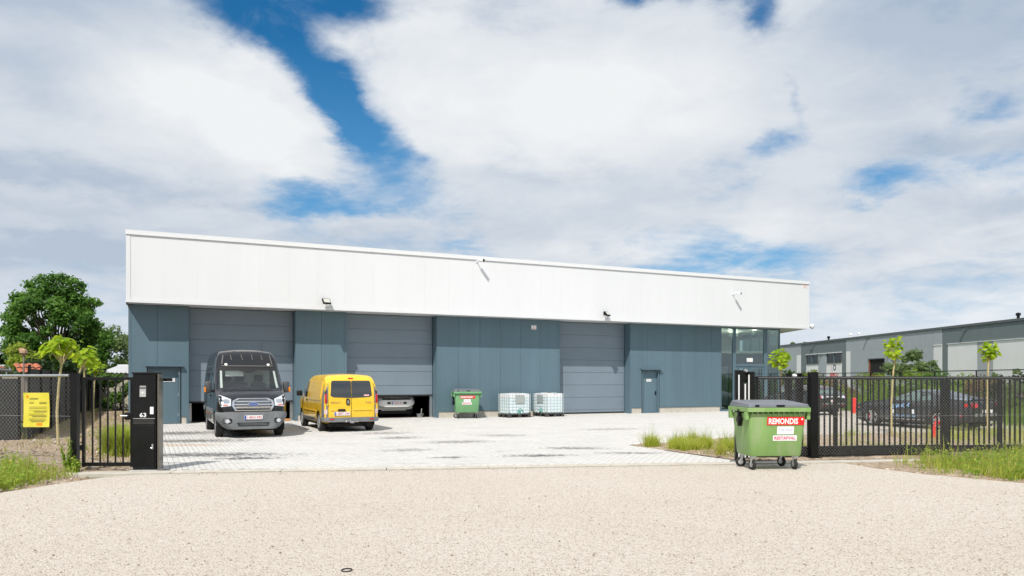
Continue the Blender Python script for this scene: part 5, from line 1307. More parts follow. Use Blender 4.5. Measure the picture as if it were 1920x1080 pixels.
def hatch(label, loc, rz, paint):
    L = 4.3; X = lambda d: L / 2 - d
    t = thing('parked_car', label, 'car', loc, rz, 'black cars parked behind the gate')
    sp = dict(L=L, top=[(0, .62), (.10, .78), (.7, .96), (1.1, 1.02), (1.75, 1.38), (2.3, 1.46), (3.3, 1.44), (3.75, 1.38), (4.1, 1.06), (4.26, .98), (4.3, .8)],
              belt=[(0, .58), (.1, .72), (.7, .88), (1.6, .95), (3, .97), (4.1, 1.0), (4.3, .85)], w=[(0, .66), (.1, .78), (.4, .87), (1.0, .895), (3.6, .90), (4.1, .87), (4.3, .80)], bot=[(0, .25), (.3, .19), (3.9, .22), (4.3, .34)])
    o, bvh = car_body(sp, paint, t); arches(o, t, (X(.85), X(3.45)), .90, .36); shade(o, 32)
    BLKT = M('black_trim', (.012, .012, .013), .4)
    decal('windscreen', GLD, t, bvh, [(-.66, 1.06), (.66, 1.06), (.55, 1.37), (-.55, 1.37)], 'front', .006, .01)
    decal('rear_window', GLDG, t, bvh, [(-.64, 1.08), (.64, 1.08), (.54, 1.36), (-.54, 1.36)], 'rear', .008, .01)
    decal('high_brake_light', REDL, t, bvh, rect(-.18, .18, 1.37, 1.395), 'rear', .02, .02)
    for s in (1, -1):
        sd = 'side+' if s > 0 else 'side-'
        decal('side_window', GLD, t, bvh, [(X(1.55), 1.01), (X(3.5), 1.03), (X(3.3), 1.36), (X(2.0), 1.37)], sd, .006, .008)
        decal('tail_light', LENS, t, bvh, rect(*sorted((s * .50, s * .74)), .84, .96), 'rear', .02, .02); decal('tail_light', REDL, t, bvh, rect(*sorted((s * .745, s * .80)), .84, .96), 'rear', .02, .02)
        decal('reflector', REDL, t, bvh, rect(*sorted((s * .45, s * .66)), .46, .50), 'rear', .02, .02)
        mb = MB(); mb.box(X(1.70), X(1.58), s * .92, s * 1.05, .98, 1.10); mb.obj('mirror', paint, t, bevel=.03, smooth=40)
        decal('headlight', LENS, t, bvh, rect(*sorted((s * .45, s * .74)), .66, .78), 'front', .01, .02)
    decal('trim_strip', M('tail_strip', (.62, .62, .62), .3), t, bvh, rect(-.44, .44, .88, .94), 'rear', .02, .02)
    plate_decal(t, bvh, 'rear', .0, .70, '1-VFB-580', True)
    decal('bumper_panel', M('bumper_silver', (.20, .205, .21), .3), t, bvh, rect(-.68, .68, .53, .60), 'rear', .02, .02)
    for d in (.85, 3.45):
        for s in (1, -1): wheel(t, X(d), s * .78, .32, .21, 5, ALLOY, s)
    mb = MB(); mb.box(X(4.0), X(.3), -.66, .66, .15, .24); mb.obj('chassis', UNDER, t)
hatch('dark hatchback seen from behind, parked beyond the thick black gate post', (15.05, 39.6, 0), R(112), CARBLK)

# ================================================================ NEIGHBOURING HALL ON THE RIGHT
NB = thing('neighbour_hall', 'long grey industrial hall with pale panels and windows beyond the hedge on the right', 'warehouse', (35.5, 52.8, 0), math.atan2(.999, -.046))
# local x runs away along its front (0 at the right picture edge), local y points towards us at the left (outside)
NG1 = M('hall_mid_grey', (.37, .405, .44), .65, 0, .06, .5); NG2 = M('hall_dark_grey', (.15, .185, .195), .6, 0, .06, .5); NG3 = M('hall_pale_grey', (.76, .77, .785), .6, 0, .04, .5); NTR = M('hall_roof_trim', (.10, .115, .12), .5)
NWIN = M('hall_window', (.008, .014, .011), .08, 0, 0, 1, 0, 1, 0, .25)
def nb(name, x0, x1, y0, y1, z0, z1, mat, parent=NB, **k):
    mb = MB(); mb.box(x0, x1, y0, y1, z0, z1); return mb.obj(name, mat, parent, **k)
nb('hall_core', -16, 46, -22, -.02, 0, 5.9, M('hall_core', (.25, .26, .27), .8))
nb('roof_trim', -16.05, 46.05, -.06, .12, 5.86, 6.05, NTR)
def panels(x0, x1, z0, z1, mat, pitch=1.15, y=.0):
    x = x0
    n = max(1, round((x1 - x0) / pitch)); p_ = (x1 - x0) / n
    for i in range(n):
        nb('wall_panel', x0 + i * p_ + .012, x0 + (i + 1) * p_ - .012, y - .018, y + .04, z0, z1, mat)
# from the right: dark section
panels(-15, 9.3, 4.65, 5.855, NG2); panels(8.6, 9.3, 0, 4.645, NG2)
nb('ledge', -15, 8.6, .0, .10, 4.60, 4.648, NG3)
panels(-15, 3.2, 0, 4.59, NG3); panels(3.22, 4.95, 0, 4.59, NG1); panels(4.97, 8.58, 0, 4.59, NG3)
# mid grey section with two openings
panels(9.33, 25.5, 4.65, 5.855, NG1)
panels(9.33, 10.5, 0, 4.55, NG3); nb('ledge', 9.33, 10.5, .0, .08, 4.56, 4.64, NG3)
panels(10.52, 13.4, 0, 4.645, NG1); panels(13.4, 16.8, 3.78, 4.645, NG1); panels(16.8, 18.1, 0, 4.645, NG1); panels(18.1, 21.0, 3.78, 4.645, NG1); panels(21.0, 24.6, 0, 4.645, NG1); panels(24.62, 25.5, 0, 4.645, NG3)
nb('roller_door', 13.45, 16.75, -.012, .002, 0, 3.72, M('hall_shutter', (.50, .53, .56), .5)); nb('door_frame', 13.4, 16.8, .0, .12, 3.72, 3.79, NTR)
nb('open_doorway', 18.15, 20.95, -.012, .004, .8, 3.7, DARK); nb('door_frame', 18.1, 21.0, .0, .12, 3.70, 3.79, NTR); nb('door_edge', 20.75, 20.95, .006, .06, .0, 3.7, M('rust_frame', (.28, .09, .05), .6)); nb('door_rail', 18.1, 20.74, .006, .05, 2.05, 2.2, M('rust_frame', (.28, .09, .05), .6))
# office section
panels(25.52, 36.4, 4.66, 5.855, NG2, 1.4); nb('ledge', 26.4, 35.0, .0, .12, 4.58, 4.655, NG3)
panels(25.52, 26.4, 0, 4.655, NG2); panels(26.42, 29.9, 0, 3.5, SIGNW, 3.6); panels(29.95, 31.9, 0, 4.575, NG1); panels(31.95, 35.0, 0, 3.5, NG3); panels(35.02, 36.4, 0, 4.655, NG2)
for a, b in ((26.5, 29.8), (32.0, 34.95)):
    wn = nb('window', a, b, -.015, .004, 3.52, 4.56, NWIN)
    nb('window_frame', a, a + .08, .005, .06, 3.52, 4.57, NTR, wn); nb('window_frame', (a + b) / 2 - .06, (a + b) / 2 + .06, .005, .06, 3.52, 4.57, FRAME, wn); nb('window_frame', b - .08, b, .005, .06, 3.52, 4.57, NTR, wn); nb('window_sill', a, b, .005, .10, 3.50, 3.55, NTR, wn)
panels(36.42, 45, 4.66, 5.855, NG1); panels(36.42, 37.6, 0, 4.655, NG3); panels(37.62, 45, 0, 4.655, NG1)
# sign panel: ring mark and red word (the front faces +y, read from the right end to the left)
sg = link(bpy.data.objects.new('company_sign', None)); sg.parent = NB
def ring2(cx, cz, r0, r1, y, mat, ax=1.0, a0=0, a1=360):
    mb = MB(); n = 24; v = []
    for k in range(n + 1):
        a = R(a0 + (a1 - a0) * k / n); v += [(cx + r0 * ax * math.cos(a), y, cz + r0 * math.sin(a)), (cx + r1 * ax * math.cos(a), y, cz + r1 * math.sin(a))]
    mb.add(v, [(2 * k, 2 * k + 1, 2 * k + 3, 2 * k + 2) for k in range(n)]); return mb.obj('ring_mark', mat, sg)
ring2(28.0, 3.05, .20, .33, .05, M('navy_print', (.03, .03, .10), .5)); ring2(28.25, 3.05, .40, .46, .052, M('pink_print', (.75, .30, .35), .5), 1, -70, 70)
text_obj('BEMCO', 1.9, .42, REDP, sg, (28.1, .05, 2.30), (-1, 0, 0), (0, 0, 1), .03)
# roof vents and wall lamps
for x, z, m_ in ((2.0, 6.05, BLACK), (31.6, 6.05, BLACK), (26.6, 6.05, SIGNW), (24.9, 6.05, SIGNW)):
    mb = MB(); mb.lathe([(.10, 0), (.10, .30), (.17, .32), (.17, .48), (.001, .55)], 'z', (x, -1.0, z), 10); mb.obj('roof_vent', m_, NB, smooth=50)
for x, z in ((6.3, 5.62), (33.0, 5.6), (21.2, 5.75), (33.6, 5.15), (17.4, 3.95), (31.2, 4.4)):
    mb = MB(); mb.box(x - .09, x + .09, .04, .34, z - .06, z + .07); mb.obj('wall_lamp', NTR, NB)

# ================================================================ LEFT NEIGHBOUR: tiled sheds
TILE = M('clay_tile', (.42, .13, .065), .75, 0, .3, 5, dirt=((.12, .07, .05), 3, .55, .8))
def tiled_roof(parent, length, run, z0, z1, mat):
    """long side along local x, slope rising towards +y; rounded tile columns in courses"""
    colw = .24; nx = int(length / colw); rows = max(2, int(run / .33)); V = []; Fc = []
    mb = MB()
    for r in range(rows):
        ya, yb = run * r / rows, run * (r + 1) / rows + .03; za, zb = z0 + (z1 - z0) * r / rows + .035, z0 + (z1 - z0) * (r + 1) / rows
        for c in range(nx):
            x = c * colw; b = [(x, 0), (x + .06, .035), (x + .14, .05), (x + .20, .02), (x + colw, 0)]
            v = [(q, ya, za + h) for q, h in b] + [(q, yb, zb + h) for q, h in b]
            mb.add(v, [(k, k + 1, 6 + k, 5 + k) for k in range(4)])
    o = mb.obj('roof_tiles', mat, parent, smooth=50); o['kind'] = 'stuff'; return o
eh = Vector((-16.6, 24.0, 0)); HS = thing('tiled_shed', 'low shed with an orange clay tile roof behind the screened fence at the far left', 'shed', eh, math.atan2(.9015, -.4327))
WALLH = M('old_plaster', (.30, .26, .22), .9, 0, .15, 2)
mb = MB(); mb.prism([(-4, 0.25), (5.0, .25), (5.0, 4.2), (-4, 4.2)], 0, 2.05); mb.obj('wall', WALLH, HS)
mb = MB(); mb.box(-4.1, 5.15, .06, .14, 2.04, 2.14); mb.tube([(-4.1, .0, 2.08), (5.2, .0, 2.08)], .06, 8); mb.obj('gutter', M('zinc', (.36, .36, .35), .5, .4), HS)
rt = tiled_roof(HS, 9.1, 1.9, 2.12, 2.95, TILE); rt.location = (-4.05, .1, 0)
mb = MB(); mb.prism([(.25, 2.05), (3.9, 2.05), (2.0, 2.9)], 4.9, 5.0, 0, Matrix(((0, 0, 1, 0), (1, 0, 0, 0), (0, 1, 0, 0), (0, 0, 0, 1)))); mb.obj('gable', WALLH, HS)
HS2 = thing('tiled_shed', 'smaller clay tiled roof peeking over the fence beside a thin pole', 'shed', (-20.5, 31.8, 0), math.atan2(.9015, -.4327) - R(70))
mb = MB(); mb.box(0, .8, .2, 3.2, 0, 1.95); mb.obj('wall', WALLH, HS2)
rt = tiled_roof(HS2, .96, .9, 2.02, 2.42, TILE); rt.location = (-.05, .0, 0)
PO = thing('antenna_pole', 'thin pole with a small brown cowl above the tiled shed roof', 'pole', (-17.35, 27.1, 0), 0)
mb = MB(); mb.tube([(0, 0, 0), (0, 0, 2.65)], .028, 6); mb.obj('pole', M('old_pole', (.22, .20, .18), .7), PO); mb = MB(); mb.lathe([(.001, 2.86), (.12, 2.80), (.13, 2.70), (.05, 2.60), (.001, 2.58)], 'z', (0, 0, 0), 8); mb.box(-.16, .03, -.03, .03, 2.76, 2.88); mb.obj('cowl', M('cowl_brown', (.42, .28, .18), .7), PO)
SH = thing('garden_shed', 'small shed with a pale corrugated roof seen through the narrow bar gate', 'shed', (-24.4, 45.0, 0), R(4))
mb = MB(); mb.box(.1, 2.1, .1, 2.5, 0, 2.2); mb.obj('wall', M('shed_boards', (.40, .38, .30), .8, 0, .15, 4), SH)
for k in range(9):
    mb = MB(); x = k * .245
    mb.add([(x, -.1, 2.12), (x + .08, -.1, 2.17), (x + .16, -.1, 2.17), (x + .24, -.1, 2.12), (x, 2.6, 2.62), (x + .08, 2.6, 2.67), (x + .16, 2.6, 2.67), (x + .24, 2.6, 2.62)], [(0, 1, 5, 4), (1, 2, 6, 5), (2, 3, 7, 6)]); mb.obj('roof_sheet', M('pale_sheet', (.62, .63, .66), .5), SH)
mb = MB(); mb.box(-.05, 2.26, 2.58, 2.72, 2.60, 2.70); mb.obj('roof_edge', M('pale_sheet', (.62, .63, .66), .5), SH)

# ================================================================ VEGETATION
BARK = M('bark', (.10, .075, .055), .95, 0, .35, 6, .8, 30); BARKY = M('young_bark', (.44, .37, .19), .9, 0, .3, 9, .5, 40)
LM_OAK = leaf_mat('leaf_dark_green', (.04, .11, .016), (.15, .29, .05), .45); LM_MID = leaf_mat('leaf_mid_green', (.05, .11, .018), (.14, .25, .05), .42); LM_SIL = leaf_mat('leaf_silver_green', (.10, .16, .055), (.26, .34, .14), .42); LM_HEDGE = leaf_mat('leaf_hedge', (.06, .13, .012), (.24, .36, .04), .45); LM_TUFT = leaf_mat('tuft_blade', (.28, .36, .03), (.60, .62, .12), .5)
LM_YEL = leaf_mat('leaf_yellow_green', (.11, .17, .015), (.32, .40, .05), .45); LM_DK = leaf_mat('leaf_deep_green', (.012, .032, .010), (.035, .075, .02)); LM_LIME = leaf_mat('leaf_lime', (.16, .30, .012), (.46, .58, .035), .5); LM_RED = leaf_mat('leaf_rusty', (.14, .075, .03), (.26, .17, .07))
LM_GRASS = leaf_mat('grass_blade', (.20, .29, .03), (.52, .56, .11), .5); LM_YELW = leaf_mat('weed_yellow', (.30, .34, .04), (.55, .52, .10), .4); LM_DRY = leaf_mat('dry_grass', (.30, .22, .09), (.50, .40, .20), .3); LM_WEED = leaf_mat('weed_leaf', (.12, .23, .02), (.36, .48, .07), .5)

def leaves(name, clumps, n, size, mat, parent, seed, up=.35, hollow=.55, droop=0.0):
    """clumps: (x,y,z,rx,rz); leaf blades (two faces each) through the clump volumes"""
    rng = np.random.default_rng(seed); cl = np.array(clumps, float)
    wgt = cl[:, 3] ** 2 * cl[:, 4] ** .8; idx = rng.choice(len(cl), n, p=wgt / wgt.sum())
    d = rng.normal(size=(n, 3)); d /= np.linalg.norm(d, axis=1)[:, None]
    rad = (hollow + (1 - hollow) * rng.random(n)) * (1 + .12 * rng.normal(size=n))
    c = cl[idx]; P = c[:, :3] + d * rad[:, None] * np.stack([c[:, 3], c[:, 3], c[:, 4]], 1)
    nrm = d * .7 + rng.normal(size=(n, 3)) * .55 + np.array([0, 0, up]); nrm /= np.linalg.norm(nrm, axis=1)[:, None]
    t = rng.normal(size=(n, 3)) - np.array([0, 0, droop]); t -= nrm * (t * nrm).sum(1)[:, None]; t /= np.linalg.norm(t, axis=1)[:, None]
    b = np.cross(nrm, t); s = size * rng.uniform(.6, 1.3, n)[:, None]
    V = np.stack([P - t * s * .5, P + b * s * .30 + nrm * s * .10, P + t * s * .55, P - b * s * .30 + nrm * s * .10], 1).reshape(-1, 3)
    F = (np.array([(0, 1, 2), (0, 2, 3)])[None] + (np.arange(n) * 4)[:, None, None]).reshape(-1, 3)
    return arr_obj(name, V, F, mat, parent, np.repeat(np.clip(rng.beta(2, 2, n) * .6 + .4 * rng.random(len(cl))[idx], 0, .999) * .5, 2))
def clump_set(rng, center, rad, height, n, rs=(.16, .30), flat=.8):
    """uneven crown: n clumps spread through an egg-shaped volume, biased to its skin"""
    out = []
    for _ in range(n):
        while True:
            v = Vector((rng.uniform(-1, 1), rng.uniform(-1, 1), rng.uniform(-1, 1)))
            if .25 < v.length < 1: break
        v = v.normalized() * (.35 + .65 * v.length)
        r = rad * rng.uniform(*rs)
        out.append((center[0] + v.x * rad * .85, center[1] + v.y * rad * .85, center[2] + v.z * height * .5 * .88, r, r * flat))
    return out
def limbs(mb, base, h0, clumps, rng, r0):
    top = Vector((base[0], base[1], h0))
    mb.tube([(base[0], base[1], -.1), (base[0] + r0 * .2, base[1], h0 * .5), top], [r0 * 1.25, r0, r0 * .85], 9)
    for c in clumps:
        if rng.random() < .7:
            e = Vector(c[:3]); mid = top.lerp(e, .5) + Vector((rng.uniform(-.1, .1), rng.uniform(-.1, .1), .12)) * (e - top).length
            mb.tube([top - Vector((0, 0, h0 * rng.uniform(0, .25))), mid, e], [r0 * .34, r0 * .17, r0 * .05], 5)
def tree(name, label, x, y, zc, rad, height, nc, nl, leaf, mat, seed, group=None, rs=(.16, .30), trunk_r=.2, extra=None, cat='tree', h0=None, hollow=.5):
    rng = random.Random(seed); t = thing(name, label, cat, (x, y, 0), 0, group)
    cl = clump_set(rng, (0, 0, zc), rad, height, nc, rs)
    if extra: cl += extra
    mb = MB(); limbs(mb, (0, 0, 0), h0 if h0 else max(.5, zc - height * .42), cl, rng, trunk_r); mb.obj('trunk', BARK, t, smooth=60)
    leaves('crown', cl, nl, leaf, mat, t, seed, hollow=hollow); return t
# big tree behind the left sheds
WX = lambda px, D: (px - 960) / 1430 * D
tree('walnut_tree', 'big dark green leafy tree rising over the sheds at the left', WX(104, 50), 50, 4.9, 3.0, 6.2, 84, 23000, .24, LM_OAK, 21, rs=(.14, .26), trunk_r=.22,
     extra=[(-1.2, .1, 7.5, .8, .6), (-.2, 0, 7.75, .85, .6), (.8, 0, 7.5, .8, .6), (-2.0, 0, 7.1, .7, .5), (1.6, 0, 7.0, .7, .5), (-1.7, 0, 8.0, .5, .35), (-1.0, .1, 8.35, .55, .4), (-.2, 0, 8.45, .5, .35), (.5, -.1, 8.4, .55, .4), (1.1, 0, 8.2, .55, .4), (1.6, 0, 7.8, .5, .4), (-2.5, 0, 7.2, .55, .4), (-2.9, .2, 6.7, .5, .35), (-3.1, 0, 5.9, .5, .35), (-3.3, 0, 5.0, .5, .4), (2.4, 0, 6.9, .5, .3), (2.75, 0, 6.75, .4, .25), (2.1, .1, 6.2, .5, .4), (2.5, 0, 5.4, .6, .4), (3.1, .1, 4.7, .6, .4), (3.4, 0, 4.2, .6, .5), (2.9, 0, 3.4, .9, .7), (-2.8, 0, 3.8, .8, .6)], hollow=.3)
tree('background_tree', 'dark tree cut off by the left edge of the picture', WX(-22, 52), 52, 4.2, 1.6, 6.4, 16, 3600, .26, LM_DK, 22, 'trees behind the left sheds')
tree('background_tree', 'yellow green bushy tree below and left of the big dark tree', WX(28, 44), 44, 2.5, 2.0, 3.2, 20, 4600, .2, LM_YEL, 23, 'trees behind the left sheds', trunk_r=.1)
tree('background_tree', 'silvery loose tree between the big dark tree and the warehouse', WX(192, 56), 56, 3.0, 2.8, 6.0, 34, 7000, .22, LM_SIL, 24, 'trees behind the left sheds', rs=(.15, .26), trunk_r=.12)
tree('background_tree', 'silvery tree touching the left edge of the warehouse', WX(232, 60), 60, 2.8, 2.6, 5.6, 30, 6500, .23, LM_SIL, 25, 'trees behind the left sheds', rs=(.16, .28), trunk_r=.12)
tree('background_tree', 'deep green bush behind the two tall lime leaved saplings', WX(120, 42), 42, 1.9, 2.3, 3.0, 22, 5000, .2, LM_DK, 26, 'trees behind the left sheds', trunk_r=.1)
tree('background_tree', 'mid green bush behind the tiled roof at the far left', WX(62, 46), 46, 2.2, 2.2, 3.4, 20, 4600, .2, LM_MID, 27, 'trees behind the left sheds', trunk_r=.1)
tree('background_tree', 'mid green bush right behind the small pale roofed shed', WX(205, 50), 50, 1.9, 2.2, 3.2, 20, 4600, .2, LM_MID, 28, 'trees behind the left sheds', trunk_r=.1)
tree('background_tree', 'round green bush low behind the narrow gate at the warehouse corner', WX(226, 40), 40, 1.1, 1.3, 2.2, 16, 3400, .16, LM_MID, 29, 'trees behind the left sheds', trunk_r=.06)
for i, (px, D, zc, r, h, lab) in enumerate(((1489, 130, 6.6, 1.3, 4.4, 'leftmost of three far tree tops above the neighbouring hall roof'), (1503, 132, 6.9, 1.4, 4.0, 'middle of three far tree tops above the neighbouring hall roof'), (1513, 134, 6.4, 1.2, 4.4, 'rightmost of three far tree tops above the neighbouring hall roof'))):
    tree('far_tree', lab, WX(px, D), D, zc, r, h, 8, 600, .4, LM_MID, 40 + i, 'far trees over the hall roof', trunk_r=.15)

# young lime-leaved trees: large leaves as single pieces
def lobed_leaf(rngk):
    w, l = 1.0, 1.0
    pts = [(0, 0), (.22, .02), (.48, .22), (.50, .42), (.34, .72), (0, 1.0), (-.34, .72), (-.50, .42), (-.48, .22), (-.22, .02)]
    V = [(0, .35, .06)] + [(x, y, -.16 * abs(x) - .22 * max(0, y - .4) ** 1.5 - .05 * rngk.random()) for x, y in pts]
    mb = MB(); mb.add(V, [(0, 1 + k, 1 + (k + 1) % 10) for k in range(10)]); return mb
LIME_ME = []
for k in range(6):
    o = lobed_leaf(random.Random(k)).obj('leaf', LM_LIME, None, smooth=80); me = o.data
    at = me.attributes.new('rnd', 'FLOAT', 'FACE'); at.data.foreach_set('value', [k * .13] * len(me.polygons)); bpy.data.objects.remove(o); LIME_ME.append(me)
def young_tree(label, x, y, h_tr, trunk, lobes, n, leaf, seed):
    rng = random.Random(seed); t = thing('young_tree', label, 'tree', (x, y, 0), 0, 'young trees with lime green leaves')
    mb = MB(); mb.tube([(a, 0, b) for a, b in trunk], [.036, .031, .027, .023][:len(trunk)] if len(trunk) <= 4 else .035, 8)
    tip = Vector((trunk[-1][0], 0, trunk[-1][1]))
    for (cx, cy, cz, r, rz) in lobes: mb.tube([tip - Vector((0, 0, .1)), tip.lerp(Vector((cx, cy, cz)), .5), (cx, cy, cz)], [.025, .018, .008], 5)
    mb.obj('trunk', BARKY, t, smooth=60)
    tot = sum(l[3] ** 2 for l in lobes)
    for (cx, cy, cz, r, rz) in lobes:
        for _ in range(max(3, int(n * r * r / tot))):
            v = Vector((rng.gauss(0, 1), rng.gauss(0, 1), rng.gauss(.25, 1))).normalized(); q = rng.uniform(.45, 1.0)
            p = Vector((cx + v.x * r * q, cy + v.y * r * q, cz + v.z * rz * q))
            out = Vector((v.x, v.y, -.55 + .35 * v.z + rng.uniform(-.5, .4))).normalized()
            nr = Vector((v.x * .6 + rng.uniform(-.5, .5), v.y * .6 + rng.uniform(-.5, .5), .8)).normalized()
            xa = out.cross(nr).normalized(); za = xa.cross(out)
            o = link(bpy.data.objects.new('leaf', LIME_ME[rng.randrange(6)])); o.parent = t
            s = leaf * rng.uniform(.65, 1.25); m3 = Matrix((xa, out, za)).transposed().to_4x4()
            o.matrix_local = Matrix.Translation(p) @ m3 @ Matrix.Diagonal((s, s, s, 1))
    return t
young_tree('young tree with a wide lime green crown behind the yellow notice', -10.78, 18.1, 2.2, [(.02, -.05), (-.02, 1.0), (.03, 1.7), (.10, 2.22)], [(-.08, 0, 2.56, .24, .16), (.22, .1, 2.64, .24, .16), (.06, -.1, 2.72, .2, .12), (-.26, 0, 2.46, .17, .17), (.36, .1, 2.52, .15, .14), (.02, -.1, 2.44, .18, .10)], 100, .165, 1)
young_tree('young lime leaved tree with a bent trunk at the hinge side of the narrow gate', -11.75, 20.6, 2.4, [(-.02, -.05), (-.03, 1.0), (0.0, 1.75), (.16, 2.2)], [(.26, 0, 2.50, .22, .19), (.20, .1, 2.30, .19, .16), (.36, -.1, 2.36, .15, .15)], 64, .165, 2)
young_tree('young lime leaved tree just right of the bent one, hidden in part', -13.35, 23.8, 2.4, [(.0, -.05), (.02, 1.0), (.0, 2.1)], [(.1, 0, 2.55, .24, .2), (.25, .0, 2.36, .17, .17), (-.1, 0, 2.36, .17, .16)], 50, .165, 3)
young_tree('smallest young lime leaved tree seen through the narrow bar gate', -14.75, 26.9, 2.2, [(.0, -.05), (-.02, 1.0), (.04, 1.95)], [(.08, 0, 2.24, .22, .20), (.2, .0, 2.12, .16, .14), (-.05, 0, 2.1, .16, .13)], 46, .155, 4)
young_tree('young tree with a round lime green head in front of the glass entrance corner', 8.42, 24.0, 2.2, [(0, -.05), (.0, 1.0), (.05, 2.05)], [(.03, 0, 2.46, .28, .26), (-.18, 0, 2.36, .2, .18), (.18, .1, 2.5, .22, .22), (.03, -.1, 2.28, .24, .16), (-.02, 0, 2.64, .18, .14)], 125, .135, 5)
young_tree('young tree with two tiers of lime leaves in front of the black coupe', 12.20, 24.4, 2.4, [(-.06, -.05), (-.06, 1.0), (.0, 2.0), (.06, 2.4)], [(.0, 0, 2.58, .24, .18), (.10, .0, 3.0, .20, .18), (-.12, .0, 2.90, .17, .14), (.12, 0, 2.74, .16, .14), (-.1, 0, 2.7, .14, .14)], 112, .135, 6)
young_tree('young tree with a small round lime head before the pale hall panels', 14.40, 23.1, 2.2, [(.03, -.05), (.0, 1.0), (.03, 2.35)], [(.05, 0, 2.74, .22, .22), (.05, 0, 2.5, .20, .18), (-.06, 0, 2.62, .2, .2), (.16, 0, 2.64, .18, .2)], 112, .13, 7)

# hedge and bushes beyond the boundary fence
specs = [(1455, 46, 1.0, 1.8, 2.6, LM_HEDGE, 'green bush seen left of the thick gate post behind the bars'), (1492, 47, 1.1, 1.7, 2.4, LM_YEL, 'pale green bush behind the dark hatchback'), (1545, 50, .9, 2.0, 2.1, LM_RED, 'rusty brown bush above the roof of the dark hatchback'),
         (1600, 45, 1.0, 1.9, 2.3, LM_YEL, 'yellow green bush next to the right red bollard'), (1640, 42, 1.0, 1.9, 2.2, LM_HEDGE, 'green bush over the bonnet of the black coupe'), (1690, 42, 1.2, 2.0, 2.6, LM_HEDGE, 'green bush over the windscreen of the black coupe'),
         (1742, 38, 1.0, 1.8, 2.2, LM_MID, 'deep green bush over the roof of the black coupe'), (1790, 36, 1.0, 1.7, 2.1, LM_HEDGE, 'green bush over the rear window of the black coupe'), (1838, 34, .9, 1.6, 2.0, LM_RED, 'rusty bush at the trunk of the rightmost young tree'),
         (1880, 33, .9, 1.6, 2.0, LM_DK, 'deep green bush behind the tail of the black coupe'), (1925, 31, .9, 1.7, 2.0, LM_HEDGE, 'green bush at the right edge of the picture'), (1975, 29, .9, 1.6, 2.0, LM_HEDGE, 'green bush just beyond the right edge')]
for i, (px, D, zc, r, h, m_, lab) in enumerate(specs):
    tree('hedge_bush', lab, WX(px, D) + 1.0, D + 1.0, zc, r, h, 16, 2600, .15, m_, 60 + i, 'bushes beyond the parking fence', rs=(.22, .36), trunk_r=.05, cat='bush', h0=.3)
tree('willow_bush', 'tall feathery willow bush rising above the fence before the pale shutter', WX(1724, 44), 45, 1.7, 1.9, 3.6, 22, 4200, .19, LM_SIL, 90, None, rs=(.14, .26), trunk_r=.06, cat='bush', h0=.4)
tree('willow_bush', 'thin shrub poking above the fence at the right picture edge', WX(1905, 30.5), 31, 1.4, .7, 2.2, 8, 600, .13, LM_SIL, 91, None, rs=(.16, .28), trunk_r=.04, cat='bush', h0=.3)

# wooded edge behind the road, seen only as a reflection
cl = []
rr = random.Random(5)
for k in range(70):
    a = -70 + k * 2.0; cl.append((a, -46 + rr.uniform(-4, 4), rr.uniform(1, 8), rr.uniform(2.2, 3.6), rr.uniform(1.8, 3.0)))
o = leaves('far_wood', cl, 12000, 1.0, LM_DK, None, 99); o['kind'] = 'stuff'

# ---- grasses and weeds
def blades(name, P, hmin, hmax, width, mat, seed, lean=.35, z=0.0, seg=2, hs=None, parent=None):
    rng = np.random.default_rng(seed); n = len(P)
    h = rng.uniform(hmin, hmax, n) * (hs if hs is not None else 1); a = rng.uniform(0, 2 * PI, n); l = h * lean * rng.random(n) * 1.6
    d = np.stack([np.cos(a), np.sin(a), 0 * a], 1); b = np.stack([-np.sin(a + .6), np.cos(a + .6), 0 * a], 1) * (width * rng.uniform(.6, 1.4, n))[:, None] * .5
    base = np.column_stack([P[:, 0], P[:, 1], np.full(n, z) if np.isscalar(z) else z]); up = np.array([0, 0, 1.0])
    mid = base + d * (l * .3)[:, None] + up * (h * .55)[:, None]; tip = base + d * l[:, None] + up * (h * (1 - .25 * (l / h) ** 2))[:, None]
    V = np.stack([base - b, base + b, mid + b * .8, mid - b * .8, tip], 1).reshape(-1, 3)
    k = np.arange(n)[:, None, None] * 5
    F = (np.array([(0, 1, 2), (0, 2, 3), (3, 2, 4)])[None] + k).reshape(-1, 3)
    o = arr_obj(name, V, F, mat, parent, np.repeat(rng.random(n) * .5, 3)); return o
def scatter(poly, n, seed, clump=0, spread=.1, dens=None):
    rng = np.random.default_rng(seed); xs = [p[0] for p in poly]; ys = [p[1] for p in poly]
    m = n * 4 if not clump else max(4, n // clump) * 4
    P = np.stack([rng.uniform(min(xs), max(xs), m), rng.uniform(min(ys), max(ys), m)], 1); P = P[in_poly(P, poly)]
    if dens is not None: P = P[rng.random(len(P)) < np.array([dens(x, y) for x, y in P])]
    if clump:
        P = P[:max(4, n // clump)]; P = np.repeat(P, clump, 0) + rng.normal(size=(len(P) * clump, 2)) * spread
    return P[:n]
